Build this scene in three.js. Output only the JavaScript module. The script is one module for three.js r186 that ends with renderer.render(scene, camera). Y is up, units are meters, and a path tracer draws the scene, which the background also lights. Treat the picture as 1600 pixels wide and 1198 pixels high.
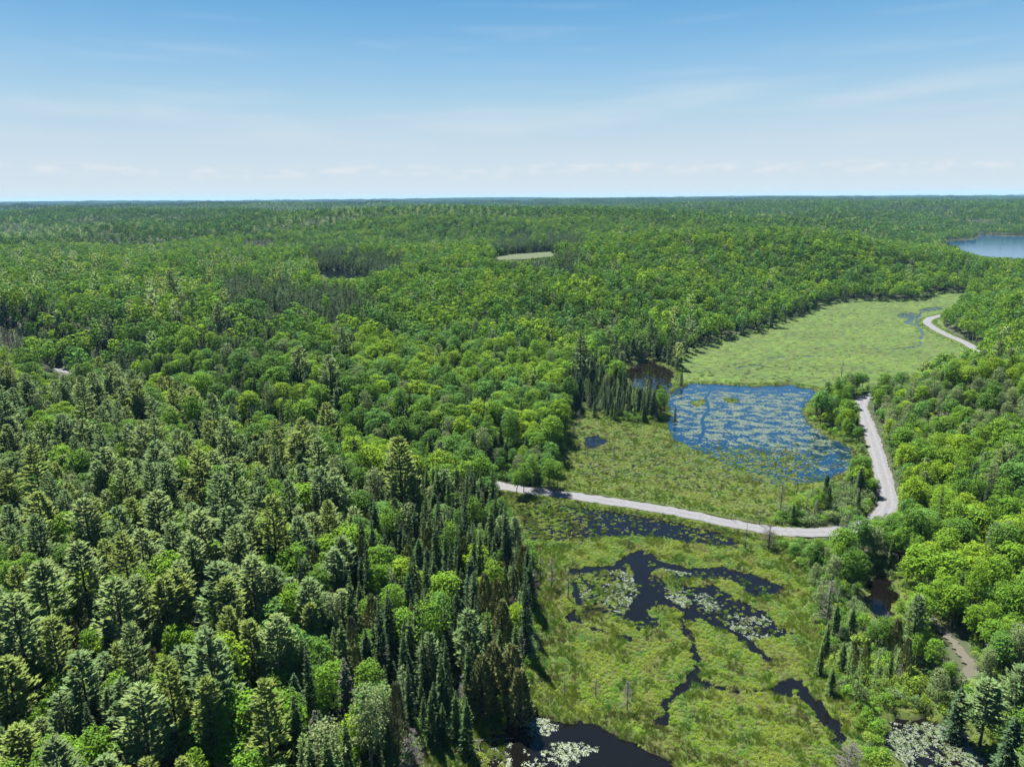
import * as THREE from 'three';
import { createNoise2D } from 'simplex-noise';

// ------------------------------------------------------------------ camera, sky, sun, exposure
const W = 1600, H = 1198, F = 1130, EYE = 100;
const scene = new THREE.Scene();
const camera = new THREE.PerspectiveCamera(2 * Math.atan(H / 2 / F) * 180 / Math.PI, W / H, 1, 60000);
camera.rotation.order = 'YXZ';
camera.position.set(0, EYE, 0);
camera.rotation.set(-14.5 * Math.PI / 180, 0, -0.42 * Math.PI / 180);
camera.updateMatrixWorld(true);

const EXPOSURE = 3.4;
const renderer = new THREE.WebGLRenderer({ antialias: true });
renderer.toneMapping = THREE.LinearToneMapping;
renderer.toneMappingExposure = EXPOSURE;
renderer.shadowMap.enabled = true;

function mulberry(a) { return () => { a |= 0; a = a + 0x6D2B79F5 | 0; let t = Math.imul(a ^ a >>> 15, 1 | a); t = t + Math.imul(t ^ t >>> 7, 61 | t) ^ t; return ((t ^ t >>> 14) >>> 0) / 4294967296; }; }
const noiseA = createNoise2D(mulberry(11)), noiseB = createNoise2D(mulberry(23)), noiseC = createNoise2D(mulberry(37));
const clamp = (x, a = 0, b = 1) => Math.min(b, Math.max(a, x));
const sstep = (a, b, x) => { const t = clamp((x - a) / (b - a)); return t * t * (3 - 2 * t); };
const mix = (a, b, t) => a + (b - a) * t;
const fbm = (n, x, y, o = 4) => { let s = 0, a = 0.5, t = 0; for (let i = 0; i < o; i++) { s += a * n(x, y); t += a; x *= 2.03; y *= 2.03; a *= 0.5; } return s / t; };
const s2l = c => c <= 0.04045 ? c / 12.92 : Math.pow((c + 0.055) / 1.055, 2.4);

const SUN_AZ = -30 * Math.PI / 180, SUN_EL = 61 * Math.PI / 180;      // ahead of the camera, a little to the left, high
const sunDir = new THREE.Vector3(Math.sin(SUN_AZ) * Math.cos(SUN_EL), Math.sin(SUN_EL), -Math.cos(SUN_AZ) * Math.cos(SUN_EL));
{
  const w = 2048, h = 1024, data = new Float32Array(w * h * 4);
  const stops = [[-90, 208, 222, 232], [0, 216, 229, 237], [2, 209, 225, 236], [4, 198, 219, 234], [6.5, 176, 211, 233], [9, 150, 197, 232], [11.5, 125, 182, 226], [14, 104, 168, 220], [20, 72, 140, 202], [32, 52, 120, 180], [55, 42, 102, 164], [90, 38, 94, 156]];
  for (let j = 0; j < h; j++) {
    const el = (j + 0.5) / h * 180 - 90;
    let k = 0; while (k < stops.length - 2 && el > stops[k + 1][0]) k++;
    const t = clamp((el - stops[k][0]) / (stops[k + 1][0] - stops[k][0]));
    for (let i = 0; i < w; i++) {
      const az = (i + 0.5) / w * 2 * Math.PI;
      const X = Math.cos(az) * 3, Z = Math.sin(az) * 3;
      // thin cirrus veils and a low band of far cumulus
      const veil = el > 0 ? sstep(-0.15, 0.75, fbm(noiseA, X * 0.5 + el * 0.05 + 4.7, Z * 0.5 + el * 0.24, 6)) * sstep(1.5, 4, el) * (1 - sstep(6.5, 11, el)) * 0.55 : 0;
      const streak = el > 0 ? sstep(0.1, 0.8, fbm(noiseB, X * 0.8 + 7, Z * 0.8 + el * 0.75, 6)) * 0.14 * sstep(2, 7, el) * (1 - sstep(30, 60, el)) : 0;
      const cum = el > 0 ? sstep(-0.05, 0.4, fbm(noiseC, X * 6 + Z * 2, Z * 6 + el * 2.6, 5)) * Math.exp(-Math.pow((el - 1.9 - 0.3 * noiseA(X, Z)) / 0.36, 2)) * 0.8 : 0;
      const c = clamp(veil + streak, 0, 0.8);
      const o = (j * w + i) * 4;
      for (let q = 0; q < 3; q++) {
        let v = s2l(mix(stops[k][1 + q], stops[k + 1][1 + q], t) / 255);
        v = mix(v, [0.66, 0.76, 0.84][q], c);
        v = mix(v, [0.80, 0.83, 0.86][q], cum);
        data[o + q] = v / EXPOSURE;
      }
      data[o + 3] = 1;
    }
  }
  const sky = new THREE.DataTexture(data, w, h, THREE.RGBAFormat, THREE.FloatType);
  sky.mapping = THREE.EquirectangularReflectionMapping;
  sky.magFilter = sky.minFilter = THREE.LinearFilter; sky.needsUpdate = true;
  scene.background = sky; scene.environment = sky;
}
const sun = new THREE.DirectionalLight(new THREE.Color(1.0, 0.955, 0.86), 5.0);
sun.position.copy(sunDir).multiplyScalar(2000); sun.target.position.set(0, 0, 0);
sun.castShadow = true; sun.shadow.mapSize.set(4096, 4096);
Object.assign(sun.shadow.camera, { left: -900, right: 900, top: 900, bottom: -900, near: 10, far: 6000 });
scene.add(sun, sun.target);
scene.fog = new THREE.FogExp2(new THREE.Color().setRGB(0.34, 0.68, 1.0), 0.000033);

// ------------------------------------------------------------------ photo pixel <-> place
const Q = camera.quaternion.clone(), QI = Q.clone().invert();
function rayDir(px, py) { return new THREE.Vector3((px - W / 2) / F, -(py - H / 2) / F, -1).applyQuaternion(Q).normalize(); }
function onPlane(px, py, y = 0) { const d = rayDir(px, py), t = (y - EYE) / d.y; return [d.x * t, d.z * t]; }
function toPixel(x, y, z) { const v = new THREE.Vector3(x, y - EYE, z).applyQuaternion(QI); return v.z >= -1 ? null : [W / 2 - v.x / v.z * F, H / 2 + v.y / v.z * F]; }
const world = (pts, y = 0) => pts.map(p => onPlane(p[0], p[1], y));
function inside(poly, x, y) { let c = false; for (let i = 0, j = poly.length - 1; i < poly.length; j = i++) { const a = poly[i], b = poly[j]; if ((a[1] > y) !== (b[1] > y) && x < (b[0] - a[0]) * (y - a[1]) / (b[1] - a[1]) + a[0]) c = !c; } return c; }
function segDist2(px, py, ax, ay, bx, by) { const dx = bx - ax, dy = by - ay; const t = clamp(((px - ax) * dx + (py - ay) * dy) / (dx * dx + dy * dy || 1e-9)); const ex = px - ax - t * dx, ey = py - ay - t * dy; return ex * ex + ey * ey; }
function region(pts) { let x0 = 1e9, x1 = -1e9, z0 = 1e9, z1 = -1e9; for (const [x, z] of pts) { x0 = Math.min(x0, x); x1 = Math.max(x1, x); z0 = Math.min(z0, z); z1 = Math.max(z1, z); } return { pts, x0, x1, z0, z1 }; }
function signed(r, x, z, far = 200) {           // metres, negative inside
  const ox = Math.max(r.x0 - x, x - r.x1, 0), oz = Math.max(r.z0 - z, z - r.z1, 0);
  const out = Math.hypot(ox, oz); if (out > far) return out;
  let m = 1e18; const p = r.pts; for (let i = 0, j = p.length - 1; i < p.length; j = i++) m = Math.min(m, segDist2(x, z, p[j][0], p[j][1], p[i][0], p[i][1]));
  m = Math.sqrt(m); return inside(p, x, z) ? -m : m;
}
function lineDist(line, x, z) { let m = 1e18; for (let i = 1; i < line.length; i++) m = Math.min(m, segDist2(x, z, line[i - 1][0], line[i - 1][1], line[i][0], line[i][1])); return Math.sqrt(m); }

// outlines read off the photograph (pixels), laid on the water level
const PX = {
  lowerBog: [[785, 777], [830, 776], [900, 783], [985, 796], [1060, 808], [1130, 822], [1190, 836], [1215, 852], [1232, 880], [1262, 905], [1262, 940], [1268, 980], [1282, 1012], [1290, 1044], [1305, 1082], [1325, 1122], [1340, 1165], [1350, 1215], [1360, 1300], [1100, 1300], [1075, 1205], [1050, 1180], [1010, 1158], [960, 1140], [900, 1127], [840, 1112], [826, 1098], [836, 1060], [850, 1010], [848, 960], [842, 930], [850, 900], [842, 872], [826, 842], [802, 805]],
  bottomPond: [[585, 1300], [640, 1215], [690, 1165], [745, 1128], [800, 1116], [835, 1110], [905, 1127], [962, 1140], [1012, 1158], [1050, 1180], [1075, 1205], [1100, 1300]],
  upperBog: [[868, 762], [960, 772], [1060, 786], [1140, 801], [1205, 816], [1222, 792], [1250, 772], [1290, 757], [1322, 746], [1342, 722], [1336, 700], [1300, 684], [1264, 660], [1256, 640], [1282, 613], [1270, 606], [1230, 600], [1175, 603], [1130, 600], [1080, 598], [1050, 608], [1040, 624], [1044, 650], [1035, 660], [1000, 662], [955, 660], [935, 648], [905, 642], [893, 650], [888, 690], [882, 722], [866, 750]],
  smallPond: [[976, 582], [985, 569], [1010, 564], [1040, 571], [1056, 582], [1052, 604], [1044, 622], [1010, 622], [985, 606]],
  meadow: [[1050, 606], [1066, 575], [1086, 551], [1130, 535], [1200, 516], [1262, 490], [1290, 478], [1340, 470], [1390, 471], [1432, 472], [1462, 460], [1512, 457], [1500, 472], [1478, 483], [1462, 492], [1452, 505], [1462, 520], [1500, 540], [1500, 560], [1440, 590], [1370, 607], [1300, 612], [1270, 606], [1230, 600], [1175, 603], [1130, 600], [1080, 598]],
  brownPond: [[1348, 930], [1352, 905], [1375, 900], [1400, 912], [1412, 945], [1400, 965], [1370, 968], [1350, 950]],
  lilyPond: [[1378, 1125], [1392, 1112], [1430, 1118], [1486, 1128], [1522, 1150], [1545, 1190], [1570, 1250], [1450, 1260], [1405, 1210], [1385, 1160]],
  lake: [[1466, 379], [1500, 376.5], [1526, 374], [1528, 367.5], [1570, 368.5], [1620, 369.5], [1720, 371], [1900, 372], [1900, 422], [1720, 420], [1600, 418], [1540, 416], [1508, 404], [1492, 392]],
  woodPond: [[495, 429], [505, 423], [540, 422], [555, 427], [590, 430], [560, 434], [510, 434]],
  clearing: [[772, 402], [800, 397], [860, 393], [868, 400], [820, 405], [780, 406]],
};
const HIGH = { woodPond: 25, clearing: 33 };                 // these two lie higher, among the hills
const WET = {}; for (const k of Object.keys(PX)) WET[k] = region(world(PX[k], HIGH[k] || 0));
const nearWet = ['lowerBog', 'bottomPond', 'upperBog', 'smallPond', 'meadow', 'brownPond', 'lilyPond'];
const lowWet = [...nearWet, 'lake'], allWet = [...lowWet, 'woodPond', 'clearing'];

// road centre line
const roadPx = [[-160, 552], [-60, 563], [60, 574], [120, 583], [250, 640], [380, 679], [500, 704], [600, 722], [690, 738], [755, 753], [800, 762], [850, 768.5], [900, 775], [960, 784], [1020, 793], [1080, 804], [1140, 817], [1190, 826], [1240, 831], [1290, 831], [1335, 825], [1368, 812], [1386, 795], [1386, 765], [1378, 735], [1370, 705], [1360, 675], [1350, 648], [1346, 633], [1352, 622], [1375, 612], [1420, 599], [1480, 586], [1520, 568], [1530, 551], [1506, 534], [1480, 523], [1458, 511], [1449, 503], [1455, 497], [1475, 492], [1520, 484], [1600, 474]];
const ROAD_Y = 1.0;
const roadCurve = new THREE.CatmullRomCurve3(roadPx.map(p => { const [x, z] = onPlane(p[0], p[1], ROAD_Y); return new THREE.Vector3(x, 0, z); }), false, 'centripetal');
const roadLine = roadCurve.getSpacedPoints(700).map(p => [p.x, p.z]);
const roadCoarse = roadLine.filter((_, i) => i % 3 === 0);
const roadBox = region(roadCoarse);
function roadDist(x, z) { const o = Math.max(roadBox.x0 - x, x - roadBox.x1, roadBox.z0 - z, z - roadBox.z1, 0); return o > 60 ? o : lineDist(roadCoarse, x, z); }
const trackLine = world([[1452, 962], [1468, 980], [1488, 1000], [1503, 1022], [1516, 1046], [1508, 1066]], 1.2);
const trackDist = (x, z) => lineDist(trackLine, x, z);

function wetDist(x, z, keys = allWet) { let m = 1e9; for (const k of keys) m = Math.min(m, signed(WET[k], x, z)); return m; }
const wobble = (x, z) => 1.5 * noiseA(x / 9, z / 9) + 0.8 * noiseB(x / 3.1, z / 3.1);

// ------------------------------------------------------------------ lie of the land
const hillAt = (px, dist, height, rx, rz = rx) => { const d = rayDir(px, 330); const l = Math.hypot(d.x, d.z); return [d.x / l * dist, d.z / l * dist, height, rx, rz]; };
const HILLS = [hillAt(1060, 860, 36, 330, 200), hillAt(900, 1500, 34, 500, 260), hillAt(620, 1620, 44, 420, 260), hillAt(640, 620, 12, 190, 160), hillAt(1640, 560, 30, 150, 130), hillAt(1700, 330, 20, 130, 110), hillAt(250, 900, 14, 260, 200),
  hillAt(160, 12500, 55, 900, 700), hillAt(760, 12600, 52, 1500, 800), hillAt(1180, 13200, 58, 900, 700), hillAt(-100, 600, 16, 200, 200), hillAt(80, 2600, 30, 700, 300), hillAt(1300, 3300, 36, 900, 400), hillAt(420, 4300, 40, 900, 500), hillAt(1100, 6200, 40, 1500, 600)];
function terrain(x, z) {
  const r = Math.hypot(x, z);
  const wd = r < 3200 ? wetDist(x, z, lowWet) : 1e3;
  const land = sstep(0, 110, wd);
  const amp = mix(6, 38, sstep(350, 2600, r)), toLake = sstep(0.40, 0.52, Math.atan2(x, -z)) * (1 - sstep(1900, 2600, r));
  let h = 3.5 + amp * mix(1, 0.25, toLake) * (0.6 + 0.9 * fbm(noiseB, x / 470 + 3, z / 380, 3)) + (r > 2000 ? 16 * sstep(2000, 9000, r) * noiseC(x / 2600, z / 1700) : 0);
  for (const [hx, hz, hh, rx, rz] of HILLS) { const q = ((x - hx) / rx) ** 2 + ((z - hz) / rz) ** 2; if (q < 9) h += hh * Math.exp(-q); }
  h = h < 40 ? h : 40 + 34 * (1 - Math.exp(-(h - 40) / 34));
  h = 0.9 + Math.max(0, h) * land + 0.25 * noiseA(x / 14, z / 14) * sstep(2, 12, wd);
  if (r > 600 && r < 1400) for (const k in HIGH) h = mix(HIGH[k] - 0.5, h, sstep(2, 100, signed(WET[k], x, z)));
  const rd = r < 1500 ? roadDist(x, z) : 1e3;
  h = mix(ROAD_Y - 0.12, h, sstep(4.2, 34, rd));
  return h;
}
// what lies open in the marsh: height over the water, from the pools, channels and islands seen in the photograph
const pools = [
  { r: region(world([[790, 781], [830, 782], [880, 786], [930, 791], [985, 801], [1040, 811], [1100, 824], [1150, 842], [1156, 858], [1110, 852], [1060, 845], [1010, 838], [960, 838], [910, 842], [850, 848], [815, 840], [795, 810]])), bias: p => mix(mix(-0.2, -0.9, sstep(880, 960, p)), -0.55, sstep(1040, 1100, p)), amp: 1.5, sc: 3.0 },
  { r: region(world([[893, 890], [960, 884], [980, 869], [997, 862], [1013, 866], [1030, 881], [1080, 889], [1130, 889], [1180, 901], [1222, 919], [1222, 930], [1190, 932], [1180, 948], [1205, 965], [1242, 992], [1215, 996], [1170, 1000], [1130, 976], [1100, 966], [1070, 970], [1050, 966], [1020, 976], [1000, 988], [970, 966], [940, 958], [905, 972], [885, 968], [902, 940], [893, 910]])), bias: p => mix(-0.15, -0.72, sstep(940, 990, p)), amp: 1.35, sc: 2.6 },
  { r: region(world([[690, 1240], [740, 1160], [790, 1118], [835, 1112], [905, 1129], [962, 1142], [1012, 1160], [1048, 1182], [1072, 1206], [1096, 1300], [600, 1300]])), bias: p => p < 790 ? -0.1 : -1.4, amp: 1.0, sc: 3.0 },
  { r: region(world([[1041, 625], [1051, 609], [1080, 599], [1130, 601], [1175, 604], [1230, 601], [1268, 607], [1280, 613], [1256, 640], [1264, 661], [1300, 686], [1334, 702], [1334, 730], [1290, 750], [1255, 757], [1230, 756], [1195, 756], [1140, 744], [1095, 728], [1066, 708], [1052, 690], [1046, 670], [1042, 650]])), bias: (p, y) => mix(-1.5, mix(-0.12, -0.75, sstep(1225, 1310, p)), sstep(672, 716, y)), amp: 1.15, sc: 3.6 },
  { r: region(world([[880, 668], [960, 664], [1060, 690], [1130, 722], [1205, 748], [1190, 775], [1100, 768], [1000, 756], [900, 740]])), bias: () => 0.24, amp: 1.35, sc: 3.0 },
  { r: region(world([[912, 685], [935, 680], [950, 690], [930, 702], [915, 698]])), bias: () => -0.6, amp: 0.6, sc: 3 },
  { r: WET.smallPond, bias: () => -1.5, amp: 0.2, sc: 6 },
  { r: WET.brownPond, bias: () => -1.2, amp: 0.4, sc: 3 },
  { r: WET.lilyPond, bias: () => -1.2, amp: 0.3, sc: 3 },
  { r: region(world([[1402, 492], [1412, 488], [1432, 489], [1440, 494], [1425, 497], [1408, 497]])), bias: () => -0.5, amp: 0.8, sc: 8 },
  { r: region(world([[1438, 484], [1452, 480], [1474, 479], [1474, 483], [1456, 486], [1440, 488]])), bias: () => -0.9, amp: 0.6, sc: 8 },
  { r: region(world([[1208, 1070], [1230, 1064], [1250, 1064], [1256, 1078], [1232, 1086], [1212, 1084]])), bias: () => -0.8, amp: 0.6, sc: 2.5 },
];
const islands = [[[1020, 895], [1035, 889], [1055, 905], [1068, 922], [1052, 926], [1036, 910]], [[1062, 905], [1090, 902], [1110, 912], [1090, 918], [1068, 914]], [[1012, 955], [1040, 945], [1066, 950], [1068, 966], [1040, 970], [1018, 966]], [[1110, 905], [1140, 905], [1165, 925], [1195, 940], [1180, 952], [1150, 935], [1120, 920]], [[975, 882], [990, 884], [996, 894], [982, 898]], [[1078, 628], [1100, 624], [1108, 630], [1090, 636]], [[1128, 622], [1150, 622], [1156, 628], [1136, 629]]].map(p => region(world(p)));
const channels = [[[[1060, 966], [1074, 985], [1085, 1005], [1089, 1032], [1085, 1060], [1066, 1076], [1046, 1096], [1042, 1116], [1030, 1130]], 0.55], [[[1248, 1066], [1264, 1092], [1284, 1112], [1304, 1138], [1315, 1160]], 1.1], [[[1085, 1062], [1110, 1072], [1150, 1082], [1205, 1078]], 0.3], [[[997, 865], [1003, 900], [1012, 930], [990, 960]], 2.0], [[[1012, 925], [1050, 945], [1078, 958], [1120, 975], [1165, 1000], [1200, 1030]], 0.9], [[[905, 972], [935, 985], [985, 1000]], 0.4], [[[895, 892], [930, 889], [962, 886], [985, 872], [998, 866]], 1.1], [[[1012, 868], [1032, 883], [1080, 891], [1130, 891], [1180, 903], [1220, 921]], 1.3], [[[890, 968], [905, 940], [897, 912]], 0.5], [[[1440, 488], [1432, 500], [1436, 512], [1442, 522], [1438, 532], [1440, 540], [1415, 545], [1385, 546], [1340, 545]], 0.6], [[[1428, 496], [1418, 505], [1432, 508]], 1.6], [[[1112, 608], [1103, 622], [1108, 640], [1097, 655], [1100, 672], [1092, 690]], 0.7], [[[1200, 560], [1240, 556], [1300, 558]], 0.5], [[[1150, 575], [1190, 570]], 0.6]].map(([l, w]) => ({ line: world(l), w, b: region(world(l)) }));
function vegetation(x, z, fine = 1) {
  const px = toPixel(x, 0, z) || [0, 0];
  let v = 0.5 + 0.75 * fbm(noiseA, x / 4, z / 4, 3) + 0.45 * fine * noiseB(x / 1.3, z / 1.3);
  const wob = wobble(x, z) * 0.6;
  for (const p of pools) {
    if (x < p.r.x0 - 4 || x > p.r.x1 + 4 || z < p.r.z0 - 4 || z > p.r.z1 + 4) continue;
    const d = signed(p.r, x, z) + wob, k = sstep(0.9, -0.9, d);
    if (k > 0) v = mix(v, p.bias(px[0], px[1]) + p.amp * fbm(noiseC, x / p.sc, z / (p.sc * 0.8), 4) + 0.25 * noiseB(x / 0.9, z / 0.9), k);
  }
  for (const r of islands) { if (x < r.x0 - 3 || x > r.x1 + 3 || z < r.z0 - 3 || z > r.z1 + 3) continue; v = mix(v, 0.45 + 0.5 * fbm(noiseC, x / 2, z / 2, 3), sstep(0.7, -0.7, signed(r, x, z) + wob)); }
  for (const c of channels) { if (x < c.b.x0 - 5 || x > c.b.x1 + 5 || z < c.b.z0 - 5 || z > c.b.z1 + 5) continue; v = mix(v, -1, sstep(0.5, -0.25, lineDist(c.line, x, z) - c.w * (1 + 0.75 * noiseB(x / 4, z / 4)) + wob * 0.7 + 0.25 * noiseC(x / 1.2, z / 1.2))); }
  return v;
}
function marshHeight(x, z, wd, fine = 1) {            // wd: distance to the wet outline
  const w = wd + wobble(x, z);
  const land = terrain(x, z);
  let h = land;
  if (w < 1.5) h = mix(clamp(vegetation(x, z, fine), -1.2, 1.2) * 0.28 + 0.02, land, sstep(-1.8, 1.5, w));
  const rd = roadDist(x, z) + 0.5 * noiseB(x / 3, z / 3);
  if (rd < 7.5) h = Math.max(h, mix(ROAD_Y - 0.12, -0.5, sstep(3.9, 7.2, rd)));
  return h;
}
const groundY = (x, z) => { const r = Math.hypot(x, z); if (r > 1200) return terrain(x, z); const wd = wetDist(x, z, nearWet); return wd < 6 ? marshHeight(x, z, wd) : terrain(x, z); };

// ------------------------------------------------------------------ materials and helpers
const C = (r, g, b) => new THREE.Color().setRGB(r, g, b);
function leafMat(r, g, b, t = 0.35) { return new THREE.MeshPhysicalMaterial({ color: C(r, g, b), vertexColors: true, roughness: 0.92, transmission: t, thickness: 0, specularIntensity: 0.25, side: THREE.DoubleSide }); }
function solidMat(r, g, b, rough = 0.95) { return new THREE.MeshStandardMaterial({ color: C(r, g, b), roughness: rough, vertexColors: false, side: THREE.DoubleSide }); }
const shadowy = o => { o.traverse(m => { if (m.isMesh) { m.castShadow = true; m.receiveShadow = true; } }); return o; };
const names = new Map();
function numbered(n) { const k = names.get(n) || 0; names.set(n, k + 1); return k ? `${n}_${String(k).padStart(3, '0')}` : n; }
function tag(o, label, category, group, kind) { if (label) o.userData.label = label; if (category) o.userData.category = category; if (group) o.userData.group = group; if (kind) o.userData.kind = kind; return o; }
function structure(o, name, label, kind = 'structure') { o.name = numbered(name); o.userData.kind = kind; if (label) { o.userData.label = label; o.userData.category = name.replace(/_/g, ' '); } scene.add(shadowy(o)); return o; }

class Leaves {                                   // collects flat coloured faces
  constructor(seed) { this.p = []; this.c = []; this.r = mulberry(seed); this.tone = [1, 1, 1]; }
  g() { const r = this.r; return (r() + r() + r() - 1.5) * 1.15; }
  dir() { const u = this.r() * 2 - 1, a = this.r() * Math.PI * 2, s = Math.sqrt(1 - u * u); return [s * Math.cos(a), u, s * Math.sin(a)]; }
  shade(v = 0.22) { const k = 1 + (this.r() * 2 - 1) * v, q = 1 + (this.r() * 2 - 1) * 0.12; return [this.tone[0] * k * q, this.tone[1] * k, this.tone[2] * k / q]; }
  tri(a, b, c, col) { this.p.push(...a, ...b, ...c); for (let i = 0; i < 3; i++) this.c.push(...col); }
  leaf(x, y, z, n, s, asp = 1, col = this.shade()) {      // a leaf spray: quad round (x,y,z) facing n
    const l = Math.hypot(...n) || 1, N = [n[0] / l, n[1] / l, n[2] / l];
    let t = this.dir(); const d = t[0] * N[0] + t[1] * N[1] + t[2] * N[2]; t = [t[0] - d * N[0], t[1] - d * N[1], t[2] - d * N[2]];
    const tl = Math.hypot(...t) || 1; t = t.map(v => v / tl * s * 0.5);
    const b = [N[1] * t[2] - N[2] * t[1], N[2] * t[0] - N[0] * t[2], N[0] * t[1] - N[1] * t[0]].map(v => v * asp);
    const P = (i, j) => [x + i * t[0] + j * b[0], y + i * t[1] + j * b[1], z + i * t[2] + j * b[2]];
    const A = P(-1, -0.25), B = P(-0.1, -1), D = P(1, 0.2), E = P(0.05, 1);
    this.tri(A, B, D, col); this.tri(A, D, E, col);
  }
  blade(o, d, len, wid, up = [0, 1, 0], col = this.shade()) {    // a needle bough: kite from o along d
    const l = Math.hypot(...d) || 1, D = d.map(v => v / l);
    let s = [D[1] * up[2] - D[2] * up[1], D[2] * up[0] - D[0] * up[2], D[0] * up[1] - D[1] * up[0]]; const sl = Math.hypot(...s) || 1; s = s.map(v => v / sl * wid * 0.5);
    const m = [0, 1, 2].map(i => o[i] + D[i] * len * 0.45), e = [0, 1, 2].map(i => o[i] + D[i] * len);
    const a = [m[0] + s[0], m[1] + s[1], m[2] + s[2]], b = [m[0] - s[0], m[1] - s[1], m[2] - s[2]];
    this.tri(o, a, e, col); this.tri(o, e, b, col);
  }
  stick(a, b, r0, r1, n = 5, col = [1, 1, 1]) {
    const A = new THREE.Vector3(...a), B = new THREE.Vector3(...b), d = B.clone().sub(A).normalize();
    const u = new THREE.Vector3(Math.abs(d.y) > 0.9 ? 1 : 0, Math.abs(d.y) > 0.9 ? 0 : 1, 0).cross(d).normalize(), v = d.clone().cross(u);
    const R = (c, r, i) => { const t = i / n * Math.PI * 2; return [c.x + (u.x * Math.cos(t) + v.x * Math.sin(t)) * r, c.y + (u.y * Math.cos(t) + v.y * Math.sin(t)) * r, c.z + (u.z * Math.cos(t) + v.z * Math.sin(t)) * r]; };
    for (let i = 0; i < n; i++) { this.tri(R(A, r0, i), R(A, r0, i + 1), R(B, r1, i + 1), col); if (r1 > 0.01) this.tri(R(A, r0, i), R(B, r1, i + 1), R(B, r1, i), col); }
  }
  add(other, x, y, z, s, rot, tint = [1, 1, 1]) {
    const c = Math.cos(rot) * s, n = Math.sin(rot) * s, p = other.p, q = other.c;
    for (let i = 0; i < p.length; i += 3) { this.p.push(x + p[i] * c + p[i + 2] * n, y + p[i + 1] * s, z - p[i] * n + p[i + 2] * c); this.c.push(q[i] * tint[0], q[i + 1] * tint[1], q[i + 2] * tint[2]); }
  }
  geo() { const g = new THREE.BufferGeometry(); g.setAttribute('position', new THREE.Float32BufferAttribute(this.p, 3)); g.setAttribute('color', new THREE.Float32BufferAttribute(this.c, 3)); g.computeVertexNormals(); return g; }
}

// ------------------------------------------------------------------ trees: detail 0 near, 1 middle distance, 2 far
const BROADLEAF = (seed, lod, o = {}) => {
  const { R = 4, HH = 5.6, cy = 9.6, loose = 0.2, n = [36, 15, 9], per = [58, 20, 4], ls = [0.5, 1.0, 2.1], cl = 1.5 } = o;
  const L = new Leaves(seed), r = L.r, T = new Leaves(seed + 1);
  const lobes = [0, 1, 2].map(() => [r() * 6.28, 0.75 + r() * 0.4]);
  for (let i = 0; i < n[lod]; i++) {
    const u = 1 - 1.55 * (i + 0.5) / n[lod], a = i * 2.399963 + L.g() * 0.4, s = Math.sqrt(Math.max(0, 1 - u * u));
    let k = 0.66 + 0.26 * r(); for (const [la, lk] of lobes) k *= 1 + 0.13 * lk * Math.cos(a - la) * (1 - Math.abs(u));
    const c = [Math.cos(a) * s * R * k, cy + u * HH * (0.72 + 0.25 * r()), Math.sin(a) * s * R * k], rc = cl * (0.75 + 0.55 * r()) * (lod === 2 ? 1.1 : 1);
    const tn = 0.8 + 0.4 * r(); L.tone = [tn, tn, tn];
    for (let q = 0; q < per[lod]; q++) {
      const d = L.dir(); if (d[1] < -0.35) d[1] *= -0.8;
      const rr = rc * (0.72 + 0.34 * r());
      L.leaf(c[0] + d[0] * rr, c[1] + d[1] * rr * 0.8, c[2] + d[2] * rr, [d[0] + L.g() * (0.5 + loose), d[1] + [0.75, 0.4, 0.15][lod] + L.g() * (0.5 + loose), d[2] + L.g() * (0.5 + loose)], ls[lod] * (0.75 + 0.5 * r()), 0.8);
    }
  }
  L.tone = [0.9, 0.9, 0.9];
  for (let q = 0; q < [170, 30, 5][lod]; q++) { const d = L.dir(), k = Math.cbrt(r()) * 0.72; L.leaf(d[0] * R * k, cy + d[1] * HH * k * 0.8, d[2] * R * k, L.dir(), ls[lod] * 1.5); }
  const top = cy + HH * 0.35; let pts = [[0, -0.6, 0], [L.g() * 0.25, cy * 0.35, L.g() * 0.25], [L.g() * 0.4, cy * 0.7, L.g() * 0.4], [L.g() * 0.5, top, L.g() * 0.5]];
  const sides = lod ? 4 : 6; for (let i = 0; i < 3; i++) T.stick(pts[i], pts[i + 1], 0.24 - i * 0.065, 0.175 - i * 0.06, sides);
  if (lod === 0) for (let i = 0; i < 6; i++) { const a = i * 1.1 + r(), y = mix(pts[1][1], pts[2][1] + 1, i / 6); T.stick([0, y, 0], [Math.cos(a) * R * 0.6, y + HH * 0.45, Math.sin(a) * R * 0.6], 0.1, 0.03, 4); }
  return { crown: L, trunk: T };
};
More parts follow.
